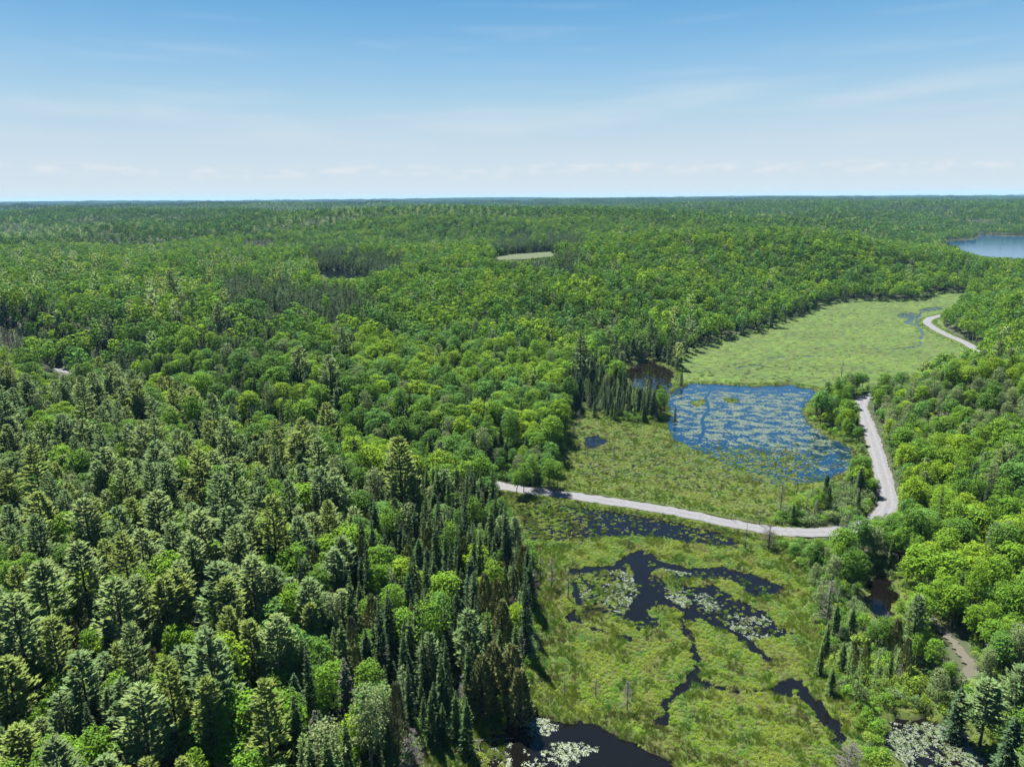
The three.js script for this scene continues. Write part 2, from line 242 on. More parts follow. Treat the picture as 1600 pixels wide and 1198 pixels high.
const PINE = (seed, lod) => {
  const L = new Leaves(seed), T = new Leaves(seed + 1), r = L.r, TOP = 21.5, y0 = 6 + r() * 2;
  const lean = [L.g() * 0.5, L.g() * 0.5], side = r() * 6.28;
  const steps = [17, 9, 6][lod];
  for (let i = 0; i <= steps; i++) {
    const f = i / steps, y = mix(y0, TOP - 0.5, Math.pow(f, 0.92)), nb = lod === 2 ? 4 : 5 + (r() < 0.5 ? 1 : 0), a0 = r() * 6.28;
    const prof = Math.pow(1 - f, 0.62) * (f < 0.15 ? 0.78 : 1) * 3.9 + 0.5;
    for (let b = 0; b < nb; b++) {
      if (r() < 0.08) continue;
      const a = a0 + b / nb * 6.28 + L.g() * 0.35, len = prof * (0.62 + 0.55 * r()) * (1 + 0.14 * Math.cos(a - side)), rise = 0.06 + 0.4 * f + L.g() * 0.08;
      const ca = Math.cos(a), sa = Math.sin(a), ox = lean[0] * f, oz = lean[1] * f;
      if (lod === 0) T.stick([ox, y, oz], [ox + ca * len * 0.8, y + len * rise * 0.75, oz + sa * len * 0.8], 0.055, 0.02, 3);
      const tn = 0.84 + 0.32 * r(); L.tone = [tn, tn, tn];
      const tufts = [Math.round(6 + len * 2.1), 5, 2][lod];
      for (let q = 0; q < tufts; q++) {
        const t = mix(0.22, 1, (q + r()) / tufts), lat = L.g() * (0.2 + 0.34 * t) * len * 0.55, py = y + len * t * rise + len * 0.10 * t * t;
        const p = [ox + ca * len * t - sa * lat, py + L.g() * 0.1, oz + sa * len * t + ca * lat];
        const bl = [2.6, 1, 1][lod], sz = [0.95, 1.9, 3.2][lod];
        for (let w = 0; w < bl; w++) { const aa = a + L.g() * 0.75 + lat * 0.25; L.blade([p[0], p[1], p[2]], [Math.cos(aa), 0.42 + L.g() * 0.3, Math.sin(aa)], sz * (0.7 + 0.6 * r()), sz * 0.36, [L.g() * 0.5, 1, L.g() * 0.5]); }
      }
    }
  }
  for (let q = 0; q < [10, 4, 2][lod]; q++) L.blade([lean[0], TOP - 0.9 + q * 0.1, lean[1]], [L.g() * 0.5, 1, L.g() * 0.5], 0.9, 0.25, [1, 0, 0]);
  T.stick([0, -0.6, 0], [lean[0] * 0.5, 11, lean[1] * 0.5], 0.32, 0.2, lod ? 4 : 7); T.stick([lean[0] * 0.5, 11, lean[1] * 0.5], [lean[0], TOP - 0.6, lean[1]], 0.2, 0.04, lod ? 4 : 6);
  return { crown: L, trunk: T };
};
const SPIRE = (seed, lod, o = {}) => {            // spruce, cedar and larch differ by numbers
  const { TOP = 15, R = 1.75, y0 = 0.9, droop = -0.35, pw = 0.85, levels = [34, 15, 7], nb = [8, 6, 4], tuft = [5, 3, 1], sz = [0.62, 1.2, 2.4], wid = 0.45, gap = 0.04, up = 0 } = o;
  const L = new Leaves(seed), T = new Leaves(seed + 1), r = L.r, lv = levels[lod];
  for (let i = 0; i < lv; i++) {
    const f = i / lv, y = mix(y0, TOP - 0.35, f) + L.g() * 0.08, rad = R * Math.pow(1 - f, pw) * (0.86 + 0.28 * r()) + 0.08, a0 = r() * 6.28;
    for (let b = 0; b < nb[lod]; b++) {
      if (r() < gap) continue;
      const a = a0 + b / nb[lod] * 6.28 + L.g() * 0.25, len = rad * (0.5 + 0.8 * r()), ca = Math.cos(a), sa = Math.sin(a), tn = 0.85 + 0.3 * r(); L.tone = [tn, tn, tn];
      for (let q = 0; q < tuft[lod]; q++) {
        const t = lod === 2 ? 0.05 : mix(0.12, 0.82, (q + r()) / tuft[lod]), lat = L.g() * 0.3 * len * t, aa = a + L.g() * 0.5;
        const s = Math.min(sz[lod] * (0.75 + 0.5 * r()), Math.max(0.22, len * 1.1 + 0.05));
        L.blade([ca * len * t - sa * lat, y + len * t * droop + up * len * t * t, sa * len * t + ca * lat], [Math.cos(aa), droop + 0.15 + up + L.g() * 0.25, Math.sin(aa)], lod === 2 ? len + 0.5 : s, s * wid * [1, 1.5, 1.4][lod], [L.g() * 0.8, 1, L.g() * 0.8]);
      }
    }
  }
  for (let q = 0; q < 4; q++) L.blade([0, TOP - 0.9 + q * 0.15, 0], [L.g() * 0.1, 1, L.g() * 0.1], 0.8, 0.1, [q % 2, 0, 1 - q % 2]);
  T.stick([0, -0.6, 0], [0, TOP - 0.3, 0], 0.17 * TOP / 15 + 0.02, 0.02, lod ? 3 : 6);
  return { crown: L, trunk: T };
};
const CEDAR = (seed, lod) => {
  const L = new Leaves(seed), T = new Leaves(seed + 1), r = L.r, TOP = 12.5;
  const n = [1500, 240, 60][lod], s = [0.55, 1.2, 2.2][lod], ph = r() * 6.28;
  for (let i = 0; i < n; i++) {
    const f = Math.pow(r(), 0.8), y = 0.8 + f * (TOP - 1.2), a = r() * 6.28;
    const rad = (2.5 * Math.pow(1 - f, 0.6) * (0.6 + 0.4 * sstep(0, 0.14, f)) + 0.12) * (0.8 + 0.2 * Math.cos(3 * a + ph + y * 0.7)) * (0.66 + 0.38 * r());
    const tn = 0.85 + 0.3 * noiseA(a * 1.2 + seed, y * 0.5); L.tone = [tn, tn, tn];
    L.blade([Math.cos(a) * rad * 0.85, y, Math.sin(a) * rad * 0.85], [Math.cos(a) * 0.55 + L.g() * 0.3, 0.75 + L.g() * 0.3, Math.sin(a) * 0.55 + L.g() * 0.3], s * (0.8 + 0.6 * r()), s * 0.45, [L.g(), L.g(), L.g()]);
  }
  T.stick([0, -0.6, 0], [L.g() * 0.2, TOP * 0.85, L.g() * 0.2], 0.2, 0.03, lod ? 3 : 6);
  return { crown: L, trunk: T };
};
const LARCH = (seed, lod) => SPIRE(seed, lod, { TOP: 12, R: 1.7, y0: 2, droop: -0.05, pw: 0.7, levels: [24, 11, 6], nb: [6, 5, 4], tuft: [5, 2, 1], sz: [0.5, 1.05, 2], wid: 0.3, gap: 0.18, up: 0.12 });
const DEAD = (seed, lod, o = {}) => {
  const { TOP = 11, R = 1.5, n = 46, twigs = 5 } = o;
  const L = new Leaves(seed), T = new Leaves(seed + 1), r = L.r, k = [1, 0.6, 0.3][lod];
  for (let i = 0; i < n * k; i++) {
    const f = r(), y = mix(TOP * 0.18, TOP * 0.97, f), a = r() * 6.28, len = (R * Math.pow(1 - f, 0.7) + 0.25) * (0.5 + 0.7 * r()), d = [Math.cos(a), L.g() * 0.35 - 0.05, Math.sin(a)], e = [d[0] * len, y + d[1] * len, d[2] * len];
    L.stick([0, y, 0], e, 0.035 + 0.02 * r(), 0.008, 3);
    for (let q = 0; q < twigs; q++) { const t = 0.3 + 0.7 * r(), aa = a + L.g() * 1.1; L.blade([d[0] * len * t, y + d[1] * len * t, d[2] * len * t], [Math.cos(aa), L.g() * 0.6 + 0.1, Math.sin(aa)], 0.3 + 0.5 * r(), 0.05, [0, 1, 0.2]); }
  }
  T.stick([0, -0.6, 0], [L.g() * 0.12, TOP * 0.6, L.g() * 0.12], 0.15, 0.09, 6); T.stick([L.g() * 0.02, TOP * 0.6, 0], [0, TOP, 0], 0.09, 0.015, 5);
  return { crown: L, trunk: T };
};
const SHRUB = (seed, lod) => {
  const L = new Leaves(seed), T = new Leaves(seed + 1), r = L.r, n = [11, 7, 4][lod], per = [42, 14, 5][lod], ls = [0.3, 0.55, 1.0][lod];
  for (let i = 0; i < n; i++) {
    const a = i * 2.4 + r(), d = Math.sqrt((i + 0.3) / n) * 1.5, c = [Math.cos(a) * d, 0.9 + (1.5 - d) * 0.75 + L.g() * 0.3, Math.sin(a) * d], rc = 0.7 + 0.35 * r(), tn = 0.85 + 0.3 * r(); L.tone = [tn, tn, tn];
    for (let q = 0; q < per; q++) { const e = L.dir(); if (e[1] < -0.2) e[1] *= -0.6; const rr = rc * (0.65 + 0.4 * r()); L.leaf(c[0] + e[0] * rr, Math.max(0.08, c[1] + e[1] * rr), c[2] + e[2] * rr, [e[0] + L.g() * 0.6, e[1] + 0.4 + L.g() * 0.6, e[2] + L.g() * 0.6], ls * (0.75 + 0.5 * r()), 0.7); }
    if (lod === 0) T.stick([0, -0.3, 0], [c[0] * 0.8, c[1], c[2] * 0.8], 0.045, 0.015, 3);
  }
  if (lod) T.stick([0, -0.3, 0], [0, 1, 0], 0.05, 0.02, 3);
  return { crown: L, trunk: T };
};
const bark = solidMat(0.035, 0.029, 0.025), barkPale = solidMat(0.14, 0.13, 0.12), deadWood = solidMat(0.09, 0.085, 0.08), greyTwig = new THREE.MeshStandardMaterial({ color: C(0.082, 0.077, 0.072), roughness: 1, side: THREE.DoubleSide, vertexColors: true });
// kind: builder, variants, footprint radius, natural height, crown colours with the words that describe them
const KINDS = {
  broadleaf_tree: { build: (s, l) => BROADLEAF(s, l, { R: 3.7 + (s % 3) * 0.35, HH: 5.2 + (s % 2) * 0.9 }), n: 6, foot: 3.35, hgt: 15, cat: 'tree', trunk: bark, part: 'crown',
    cols: [['bright yellow-green', 0.160, 0.262, 0.008], ['fresh green', 0.122, 0.232, 0.009], ['mid green', 0.092, 0.192, 0.010], ['deep green', 0.062, 0.142, 0.010], ['cool green', 0.082, 0.190, 0.028]], noun: 'rounded broadleaf tree' },
  aspen_tree: { build: (s, l) => BROADLEAF(s, l, { R: 2.5, HH: 5.8, cy: 9.2, loose: 0.55, n: [30, 12, 6], per: [56, 15, 5], ls: [0.36, 0.85, 1.7], cl: 1.25 }), n: 4, foot: 2.3, hgt: 15, cat: 'tree', trunk: barkPale, part: 'crown',
    cols: [['light green', 0.132, 0.236, 0.012], ['soft green', 0.098, 0.196, 0.012], ['grey-green', 0.14, 0.19, 0.070]], noun: 'slender aspen' },
  pine_tree: { build: PINE, n: 5, foot: 3.0, hgt: 21.5, cat: 'pine', trunk: bark, part: 'crown',
    cols: [['pale grey-green', 0.160, 0.226, 0.074], ['blue-green', 0.120, 0.188, 0.066], ['olive-tipped', 0.158, 0.216, 0.044]], noun: 'feathery pine' },
  spruce_tree: { build: (s, l) => SPIRE(s, l, { R: 1.45 + (s % 3) * 0.3, TOP: 14 + (s % 4), pw: 1.05 }), n: 5, foot: 1.5, hgt: 15, cat: 'spruce', trunk: bark, part: 'crown',
    cols: [['dark green', 0.048, 0.088, 0.026], ['blackish green', 0.036, 0.066, 0.025], ['dull green', 0.068, 0.112, 0.030]], noun: 'narrow spruce' },
  fir_tree: { build: (s, l) => SPIRE(s, l, { R: 2.9, TOP: 14.5, pw: 0.92, levels: [34, 15, 7], nb: [10, 7, 5], tuft: [7, 3, 1], sz: [0.7, 1.3, 2.6], droop: -0.22, up: 0.1 }), n: 4, foot: 2.3, hgt: 14.5, cat: 'fir', trunk: bark, part: 'crown',
    cols: [['dark bluish green', 0.050, 0.096, 0.042], ['forest green', 0.056, 0.108, 0.030]], noun: 'broad fir' },
  cedar_tree: { build: CEDAR, n: 4, foot: 2.0, hgt: 12.5, cat: 'cedar', trunk: bark, part: 'crown',
    cols: [['olive', 0.135, 0.172, 0.042], ['brownish olive', 0.145, 0.165, 0.055], ['dull grey-olive', 0.125, 0.145, 0.066]], noun: 'dense cedar' },
  larch_tree: { build: LARCH, n: 4, foot: 1.6, hgt: 12, cat: 'larch', trunk: bark, part: 'crown',
    cols: [['pale green', 0.115, 0.185, 0.050], ['grey-green', 0.105, 0.150, 0.062]], noun: 'wispy larch' },
  dead_tree: { build: (s, l) => DEAD(s, l, { TOP: 8 + (s % 3) * 2, R: 1.0 + (s % 2) * 0.7, n: 34 + (s % 2) * 40, twigs: 3 + (s % 2) * 6 }), n: 4, foot: 1.1, hgt: 10, cat: 'dead tree', trunk: deadWood, part: 'branches',
    cols: [['grey', 1, 1, 1]], noun: 'bare dead tree' },
  leafy_shrub: { build: SHRUB, n: 4, foot: 1.45, hgt: 2.6, cat: 'shrub', trunk: bark, part: 'foliage',
    cols: [['bright green', 0.110, 0.222, 0.018], ['yellow-green', 0.140, 0.222, 0.022], ['grey-green', 0.115, 0.180, 0.060], ['mid green', 0.080, 0.175, 0.020]], noun: 'bushy shrub' },
};
let seedBase = 100;
for (const [name, k] of Object.entries(KINDS)) {
  k.mats = name === 'dead_tree' ? [greyTwig] : k.cols.map(c => leafMat(c[1], c[2], c[3], name.match(/spruce|fir|cedar/) ? 0.18 : name.match(/pine|larch/) ? 0.22 : 0.3));
  k.base = name === 'dead_tree' ? greyTwig : leafMat(1, 1, 1, name.match(/spruce|fir|cedar/) ? 0.18 : name.match(/pine|larch/) ? 0.22 : 0.3);
  k.v = [];
  for (let i = 0; i < k.n; i++) {
    const near = k.build(seedBase, 0), mid = k.build(seedBase + 7, 1), far = k.build(seedBase + 13, 2);
    k.v.push({ near: { crown: near.crown.geo(), trunk: near.trunk.geo() }, midL: mid, farL: far, mid: mid.crown.geo() }); seedBase += 31;
  }
}

// ------------------------------------------------------------------ ground
{
  const rings = 460, seg = 540, r0 = 15, r1 = 15600, pos = [], col = [], idx = [];
  const a0 = -Math.PI, a1 = Math.PI;
  for (let i = 0; i <= rings; i++) {
    const r = r0 * Math.pow(r1 / r0, i / rings);
    for (let j = 0; j <= seg; j++) {
      const t = j / seg * 2 - 1, a = (Math.sign(t) * Math.pow(Math.abs(t), 1.7)) * Math.PI, x = Math.sin(a) * r, z = -Math.cos(a) * r;
      let y = terrain(x, z); if (r < 1400) { const wd = wetDist(x, z, nearWet); y -= mix(2.2, 0.06, sstep(5, 12, wd)); }
      if (r > 800 && r < 3000) { const wl = signed(WET.lake, x, z); y = mix(-1.5, y, sstep(-3, 4, wl)); y -= 1.3 * (1 - sstep(4, 24, Math.min(signed(WET.woodPond, x, z), signed(WET.clearing, x, z)))); }
      pos.push(x, y, z);
      const n = 0.5 + 0.5 * fbm(noiseC, x / 23, z / 23, 4); col.push(mix(0.018, 0.04, n), mix(0.026, 0.05, n), mix(0.010, 0.02, n));
      if (i && j) { const p = i * (seg + 1) + j; idx.push(p, p - 1, p - seg - 2, p, p - seg - 2, p - seg - 1); }
    }
  }
  const g = new THREE.BufferGeometry(); g.setAttribute('position', new THREE.Float32BufferAttribute(pos, 3)); g.setAttribute('color', new THREE.Float32BufferAttribute(col, 3)); g.setIndex(idx); g.computeVertexNormals();
  structure(new THREE.Mesh(g, new THREE.MeshStandardMaterial({ vertexColors: true, roughness: 1 })), 'ground');
}
// marsh surfaces: sheets whose surface dips under the water where the pools are
function marshSheet(name, keys, cell, label) {
  let b = region(keys.flatMap(k => WET[k].pts)); const m = 12, nx = Math.ceil((b.x1 - b.x0 + 2 * m) / cell), nz = Math.ceil((b.z1 - b.z0 + 2 * m) / cell);
  const pos = [], col = [], idx = [], id = new Int32Array((nx + 1) * (nz + 1)).fill(-1);
  for (let j = 0; j <= nz; j++) for (let i = 0; i <= nx; i++) {
    const x = b.x0 - m + i * cell, z = b.z0 - m + j * cell, wd = wetDist(x, z, keys);
    if (wd > 10.5) continue;
    const all = wetDist(x, z, nearWet); let y = marshHeight(x, z, all, cell > 1 ? 0 : 1); if (wd > 8) y -= 0.3; if (cell > 1 && y > 0.05) y += sstep(7, 12, roadDist(x, z)) * ( 0.3 * fbm(noiseB, x / 5, z / 3.6, 2) + 0.15);
    const pp = toPixel(x, y, z); if (!pp || pp[1] > 1330) continue;
    id[j * (nx + 1) + i] = pos.length / 3; pos.push(x, y, z);
    const n1 = 0.5 + 0.5 * fbm(noiseA, x / (cell > 1 ? 32 : 11), z / (cell > 1 ? 20 : 11), 4), n2 = sstep(0.15, 0.75, fbm(noiseC, x / 16 + 9, z / 16, 4)), n3 = cell > 1 ? 0.82 + 0.8 * fbm(noiseB, x / 7, z / 4, 4) + 0.15 * noiseC(x / 60, z / 40) : 0.9 + 0.2 * fbm(noiseB, x / 1.1, z / 1.1, 3);
    let c = cell > 1 ? [mix(0.032, 0.062, n1), mix(0.074, 0.098, n1), mix(0.004, 0.007, n1)] : [mix(0.040, 0.060, n1), mix(0.066, 0.084, n1), mix(0.006, 0.010, n1)];
    c = [mix(c[0], 0.055, n2 * 0.7), mix(c[1], 0.055, n2 * 0.7), mix(c[2], 0.018, n2 * 0.7)].map(v => v * n3);
    if (y < 0.03) c = [0.010, 0.008, 0.005];
    col.push(...c);
  }
  for (let j = 0; j < nz; j++) for (let i = 0; i < nx; i++) { const a = id[j * (nx + 1) + i], b2 = id[j * (nx + 1) + i + 1], c = id[(j + 1) * (nx + 1) + i], d = id[(j + 1) * (nx + 1) + i + 1]; if (a < 0 || b2 < 0 || c < 0 || d < 0) continue; idx.push(a, c, b2, b2, c, d); }
  const g = new THREE.BufferGeometry(); g.setAttribute('position', new THREE.Float32BufferAttribute(pos, 3)); g.setAttribute('color', new THREE.Float32BufferAttribute(col, 3)); g.setIndex(idx); g.computeVertexNormals();
  structure(new THREE.Mesh(g, new THREE.MeshStandardMaterial({ vertexColors: true, roughness: 1 })), name);
}
marshSheet('lower_bog', ['lowerBog', 'bottomPond'], 0.6);
marshSheet('upper_bog', ['upperBog', 'smallPond'], 0.75);
marshSheet('meadow', ['meadow'], 1.25);
marshSheet('pond_bank', ['brownPond'], 0.7); marshSheet('pond_bank', ['lilyPond'], 0.7);

// water sheets
function ripple(size, amp) {
  const n = 256, d = new Uint8Array(n * n * 4); for (let j = 0; j < n; j++) for (let i = 0; i < n; i++) { const u = i / n * 6.2832, v = j / n * 6.2832; const h = fbm((x, y) => noiseA(x, y), Math.cos(u) * 2 + Math.cos(v) * 1.1, Math.sin(u) * 2 + Math.sin(v) * 1.3, 4); const k = (j * n + i) * 4; d[k] = d[k + 1] = d[k + 2] = 127 + 110 * h; d[k + 3] = 255; }
  const t = new THREE.DataTexture(d, n, n); t.wrapS = t.wrapT = THREE.RepeatWrapping; t.magFilter = THREE.LinearFilter; t.needsUpdate = true; return t;
}
const rip = ripple();
function water(name, poly, y, mat, grow = 6, uvScale = 1 / 9) {
  const cx = poly.reduce((a, p) => a + p[0], 0) / poly.length, cz = poly.reduce((a, p) => a + p[1], 0) / poly.length;
  const s = new THREE.Shape(poly.map(([x, z]) => { const l = Math.hypot(x - cx, z - cz) || 1; return new THREE.Vector2(x + (x - cx) / l * grow, -(z + (z - cz) / l * grow)); }));
  const g = new THREE.ShapeGeometry(s); g.rotateX(-Math.PI / 2); const uv = g.attributes.uv, p = g.attributes.position; for (let i = 0; i < uv.count; i++) uv.setXY(i, p.getX(i) * uvScale, p.getZ(i) * uvScale);
  const m = new THREE.Mesh(g, mat); m.position.y = y; return structure(m, name);
}
const darkWater = new THREE.MeshPhysicalMaterial({ color: C(0.004, 0.0036, 0.0034), roughness: 0.05, ior: 1.4, bumpMap: rip, bumpScale: 0.006 });
const blueWater = new THREE.MeshPhysicalMaterial({ color: C(0.003, 0.016, 0.038), roughness: 0.06, ior: 2.3, bumpMap: rip, bumpScale: 0.01 });
const lakeWater = new THREE.MeshPhysicalMaterial({ color: C(0.003, 0.034, 0.10), roughness: 0.12, ior: 2.2 });
water('bog_water', WET.lowerBog.pts, 0, darkWater, 2.5);
water('pond_water', WET.bottomPond.pts, -0.006, darkWater, 2.5);
water('bog_water', WET.upperBog.pts, 0.0, darkWater, 2.5);
water('pond_water', pools[3].r.pts, 0.006, blueWater, 1.5);
water('mirror_pond', WET.smallPond.pts, 0.010, new THREE.MeshPhysicalMaterial({ color: C(0.006, 0.004, 0.003), roughness: 0.03, ior: 2.0 }), 2.5);
water('creek_water', WET.meadow.pts, -0.004, new THREE.MeshPhysicalMaterial({ color: C(0.004, 0.01, 0.02), roughness: 0.12, ior: 2.3 }), 2);
water('brown_pool', WET.brownPond.pts, 0.008, new THREE.MeshPhysicalMaterial({ color: C(0.0034, 0.0026, 0.002), roughness: 0.08, ior: 1.4 }), 2);
water('lily_pool', WET.lilyPond.pts, 0.008, darkWater, 2);
water('lake', WET.lake.pts, -0.1, lakeWater, 8, 1 / 30);
{
  const sheet = (pts, y, mat, name) => { const s = new THREE.Shape(pts.map(p => new THREE.Vector2(p[0], -p[1]))), g = new THREE.ShapeGeometry(s); g.rotateX(-Math.PI / 2); const m = new THREE.Mesh(g, mat); m.position.y = y; structure(m, name); };
  sheet(WET.woodPond.pts, HIGH.woodPond, new THREE.MeshPhysicalMaterial({ color: C(0.003, 0.0035, 0.007), roughness: 0.03, ior: 1.33 }), 'wood_pool');
  sheet(WET.clearing.pts, HIGH.clearing, solidMat(0.036, 0.052, 0.013), 'forest_clearing');
}

// ------------------------------------------------------------------ road
function ribbon(line, half, y, jag = 0, seed = 5) {
  const r = mulberry(seed), pos = [], uv = [], idx = []; let s = 0;
  for (let i = 0; i < line.length; i++) {
    const a = line[Math.max(0, i - 1)], b = line[Math.min(line.length - 1, i + 1)], l = Math.hypot(b[0] - a[0], b[1] - a[1]) || 1, nx = -(b[1] - a[1]) / l, nz = (b[0] - a[0]) / l;
    if (i) s += Math.hypot(line[i][0] - line[i - 1][0], line[i][1] - line[i - 1][1]);
    for (const k of [-1, -0.5, 0, 0.5, 1]) { const w = k * half + (Math.abs(k) === 1 ? k * jag * (r() - 0.5) : 0); pos.push(line[i][0] + nx * w, (typeof y === 'function' ? y(line[i][0], line[i][1]) : y) + (1 - k * k) * 0.05, line[i][1] + nz * w); uv.push(k * half / 6.4 + 0.5, s / 26); }
    if (i) for (let q = 0; q < 4; q++) { const p = i * 5 + q; idx.push(p, p - 5, p + 1, p + 1, p - 5, p - 4); }
  }
  const g = new THREE.BufferGeometry(); g.setAttribute('position', new THREE.Float32BufferAttribute(pos, 3)); g.setAttribute('uv', new THREE.Float32BufferAttribute(uv, 2)); g.setIndex(idx); g.computeVertexNormals(); return g;
}
{
  const w = 128, h = 512, d = new Uint8Array(w * h * 4), r = mulberry(8);
  for (let j = 0; j < h; j++) for (let i = 0; i < w; i++) {
    const u = i / w, ph = j / h * 6.2832, cx = Math.cos(ph), cy = Math.sin(ph);
    let v = 0.37 + 0.04 * fbm(noiseA, u * 3 + cx * 2, cy * 2 + 4, 3) + (r() - 0.5) * 0.06;
    v += 0.035 * (Math.exp(-(((u - 0.3) / 0.07) ** 2)) + Math.exp(-(((u - 0.7) / 0.07) ** 2)));      // worn wheel tracks
    v -= 0.10 * sstep(0.52, 0.75, fbm(noiseB, u * 4 + cx * 3, cy * 3, 3));                         // patched seal
    const edge = sstep(0.42, 0.5, Math.abs(u - 0.5) + 0.03 * noiseC(u * 9, j / 7));
    const k = (j * w + i) * 4; d[k] = 255 * mix(v * 0.985, 0.31, edge); d[k + 1] = 255 * mix(v * 0.99, 0.30, edge); d[k + 2] = 255 * mix(v * 1.03, 0.23, edge); d[k + 3] = 255;
  }
  const t = new THREE.DataTexture(d, w, h); t.colorSpace = THREE.SRGBColorSpace; t.wrapT = THREE.RepeatWrapping; t.magFilter = THREE.LinearFilter; t.needsUpdate = true;
  structure(new THREE.Mesh(ribbon(roadLine, 3.0, ROAD_Y, 0.9), new THREE.MeshStandardMaterial({ map: t, roughness: 0.95 })), 'road');
  const track = new THREE.CatmullRomCurve3(trackLine.map(p => new THREE.Vector3(p[0], 0, p[1]))).getSpacedPoints(40).map(p => [p.x, p.z]);
  structure(new THREE.Mesh(ribbon(track, 1.0, (x, z) => groundY(x, z) + 0.15, 1.2, 9), new THREE.MeshStandardMaterial({ color: C(0.07, 0.066, 0.05), roughness: 1 })), 'dirt_track');
}

// ------------------------------------------------------------------ forest: which tree stands where
const openPx = ['lowerBog', 'bottomPond', 'upperBog', 'lilyPond', 'brownPond', 'woodPond', 'clearing'].map(k => PX[k]);
openPx.push([[1470, 379], [1500, 376.5], [1526, 374], [1528, 367.5], [1600, 369.5], [1720, 371], [1720, 407], [1600, 404], [1540, 402], [1508, 394], [1492, 387]]);
openPx.push([[1080, 598], [1066, 575], [1086, 551], [1130, 535], [1200, 516], [1262, 490], [1290, 478], [1340, 470], [1390, 471], [1432, 472], [1462, 460], [1512, 457], [1500, 470], [1476, 484], [1462, 496], [1500, 528], [1532, 546], [1524, 554], [1490, 545], [1468, 545], [1440, 565], [1418, 585], [1408, 566], [1392, 556], [1345, 560], [1310, 585], [1280, 606], [1230, 602]]);
openPx.push([[977, 580], [986, 569], [1010, 565], [1040, 572], [1055, 583], [1050, 598], [1000, 598]]);
openPx.push([[775, 752], [870, 762], [960, 774], [1060, 790], [1140, 805], [1215, 822], [1312, 820], [1312, 840], [1220, 842], [1180, 838], [1060, 812], [900, 785], [775, 770]]);
openPx.push([[1340, 626], [1358, 618], [1362, 650], [1378, 690], [1394, 740], [1403, 796], [1375, 797], [1374, 760], [1362, 715], [1348, 670], [1340, 640]]);
openPx.push([[60, 573], [90, 575], [118, 581], [116, 589], [80, 584], [62, 580]], [[370, 668], [386, 668], [386, 677], [370, 677]], [[1455, 968], [1470, 975], [1500, 1010], [1520, 1045], [1515, 1070], [1500, 1070], [1500, 1045], [1470, 1000]], [[1500, 344], [1545, 343], [1545, 347], [1500, 348]]);
const openBox = openPx.map(p => region(p));
const blocked = (x, y) => { for (let i = 0; i < openPx.length; i++) { const b = openBox[i]; if (x >= b.x0 && x <= b.x1 && y >= b.z0 && y <= b.z1 && inside(openPx[i], x, y)) return true; } return false; };
const zone = {
  pine: [[-200, 600], [260, 600], [400, 680], [520, 750], [565, 860], [520, 960], [455, 1060], [420, 1400], [-300, 1400]],
  mixed: [[490, 730], [780, 755], [850, 900], [860, 1130], [720, 1400], [420, 1400], [450, 1060], [530, 900]],
  darkA: [[340, 430], [480, 447], [600, 462], [590, 490], [540, 505], [430, 486], [340, 464]], darkB: [[470, 385], [625, 392], [640, 428], [600, 430], [560, 420], [490, 420]], darkC: [[760, 366], [905, 362], [915, 410], [880, 416], [868, 394], [800, 394], [765, 400]], darkD: [[770, 404], [900, 404], [900, 424], [770, 420]],
  edge: [[940, 545], [1060, 520], [1180, 505], [1262, 462], [1270, 500], [1180, 525], [1085, 560], [1055, 578], [990, 570], [960, 610], [880, 610], [900, 570]], clump: [[915, 588], [1048, 582], [1048, 668], [900, 652]], darkE: [[130, 540], [270, 560], [290, 610], [150, 600]], darkF: [[250, 490], [420, 480], [470, 560], [330, 570]], greyA: [[380, 372], [430, 372], [430, 386], [380, 386]], greyB: [[-60, 510], [40, 510], [45, 545], [-60, 550]],
  shrubs: [[1195, 845], [1310, 838], [1345, 880], [1355, 960], [1420, 970], [1450, 1000], [1500, 1075], [1480, 1125], [1380, 1110], [1370, 1230], [1345, 1230], [1300, 1080], [1262, 950], [1235, 880]], low: [[1500, 1010], [1620, 1010], [1620, 1075], [1520, 1070]], grey: [[1345, 600], [1420, 585], [1560, 590], [1600, 620], [1600, 670], [1480, 690], [1400, 690], [1372, 660]], spit: [[1215, 752], [1340, 730], [1375, 760], [1372, 812], [1310, 824], [1215, 812]], bank: [[1250, 640], [1345, 600], [1345, 690], [1330, 700], [1270, 670]], rightPine: [[1480, 1060], [1640, 1060], [1640, 1400], [1540, 1400], [1520, 1150]], alder: [[770, 690], [890, 690], [870, 765], [770, 755]], mead: [[1290, 555], [1410, 555], [1420, 600], [1350, 620], [1270, 610]],
};
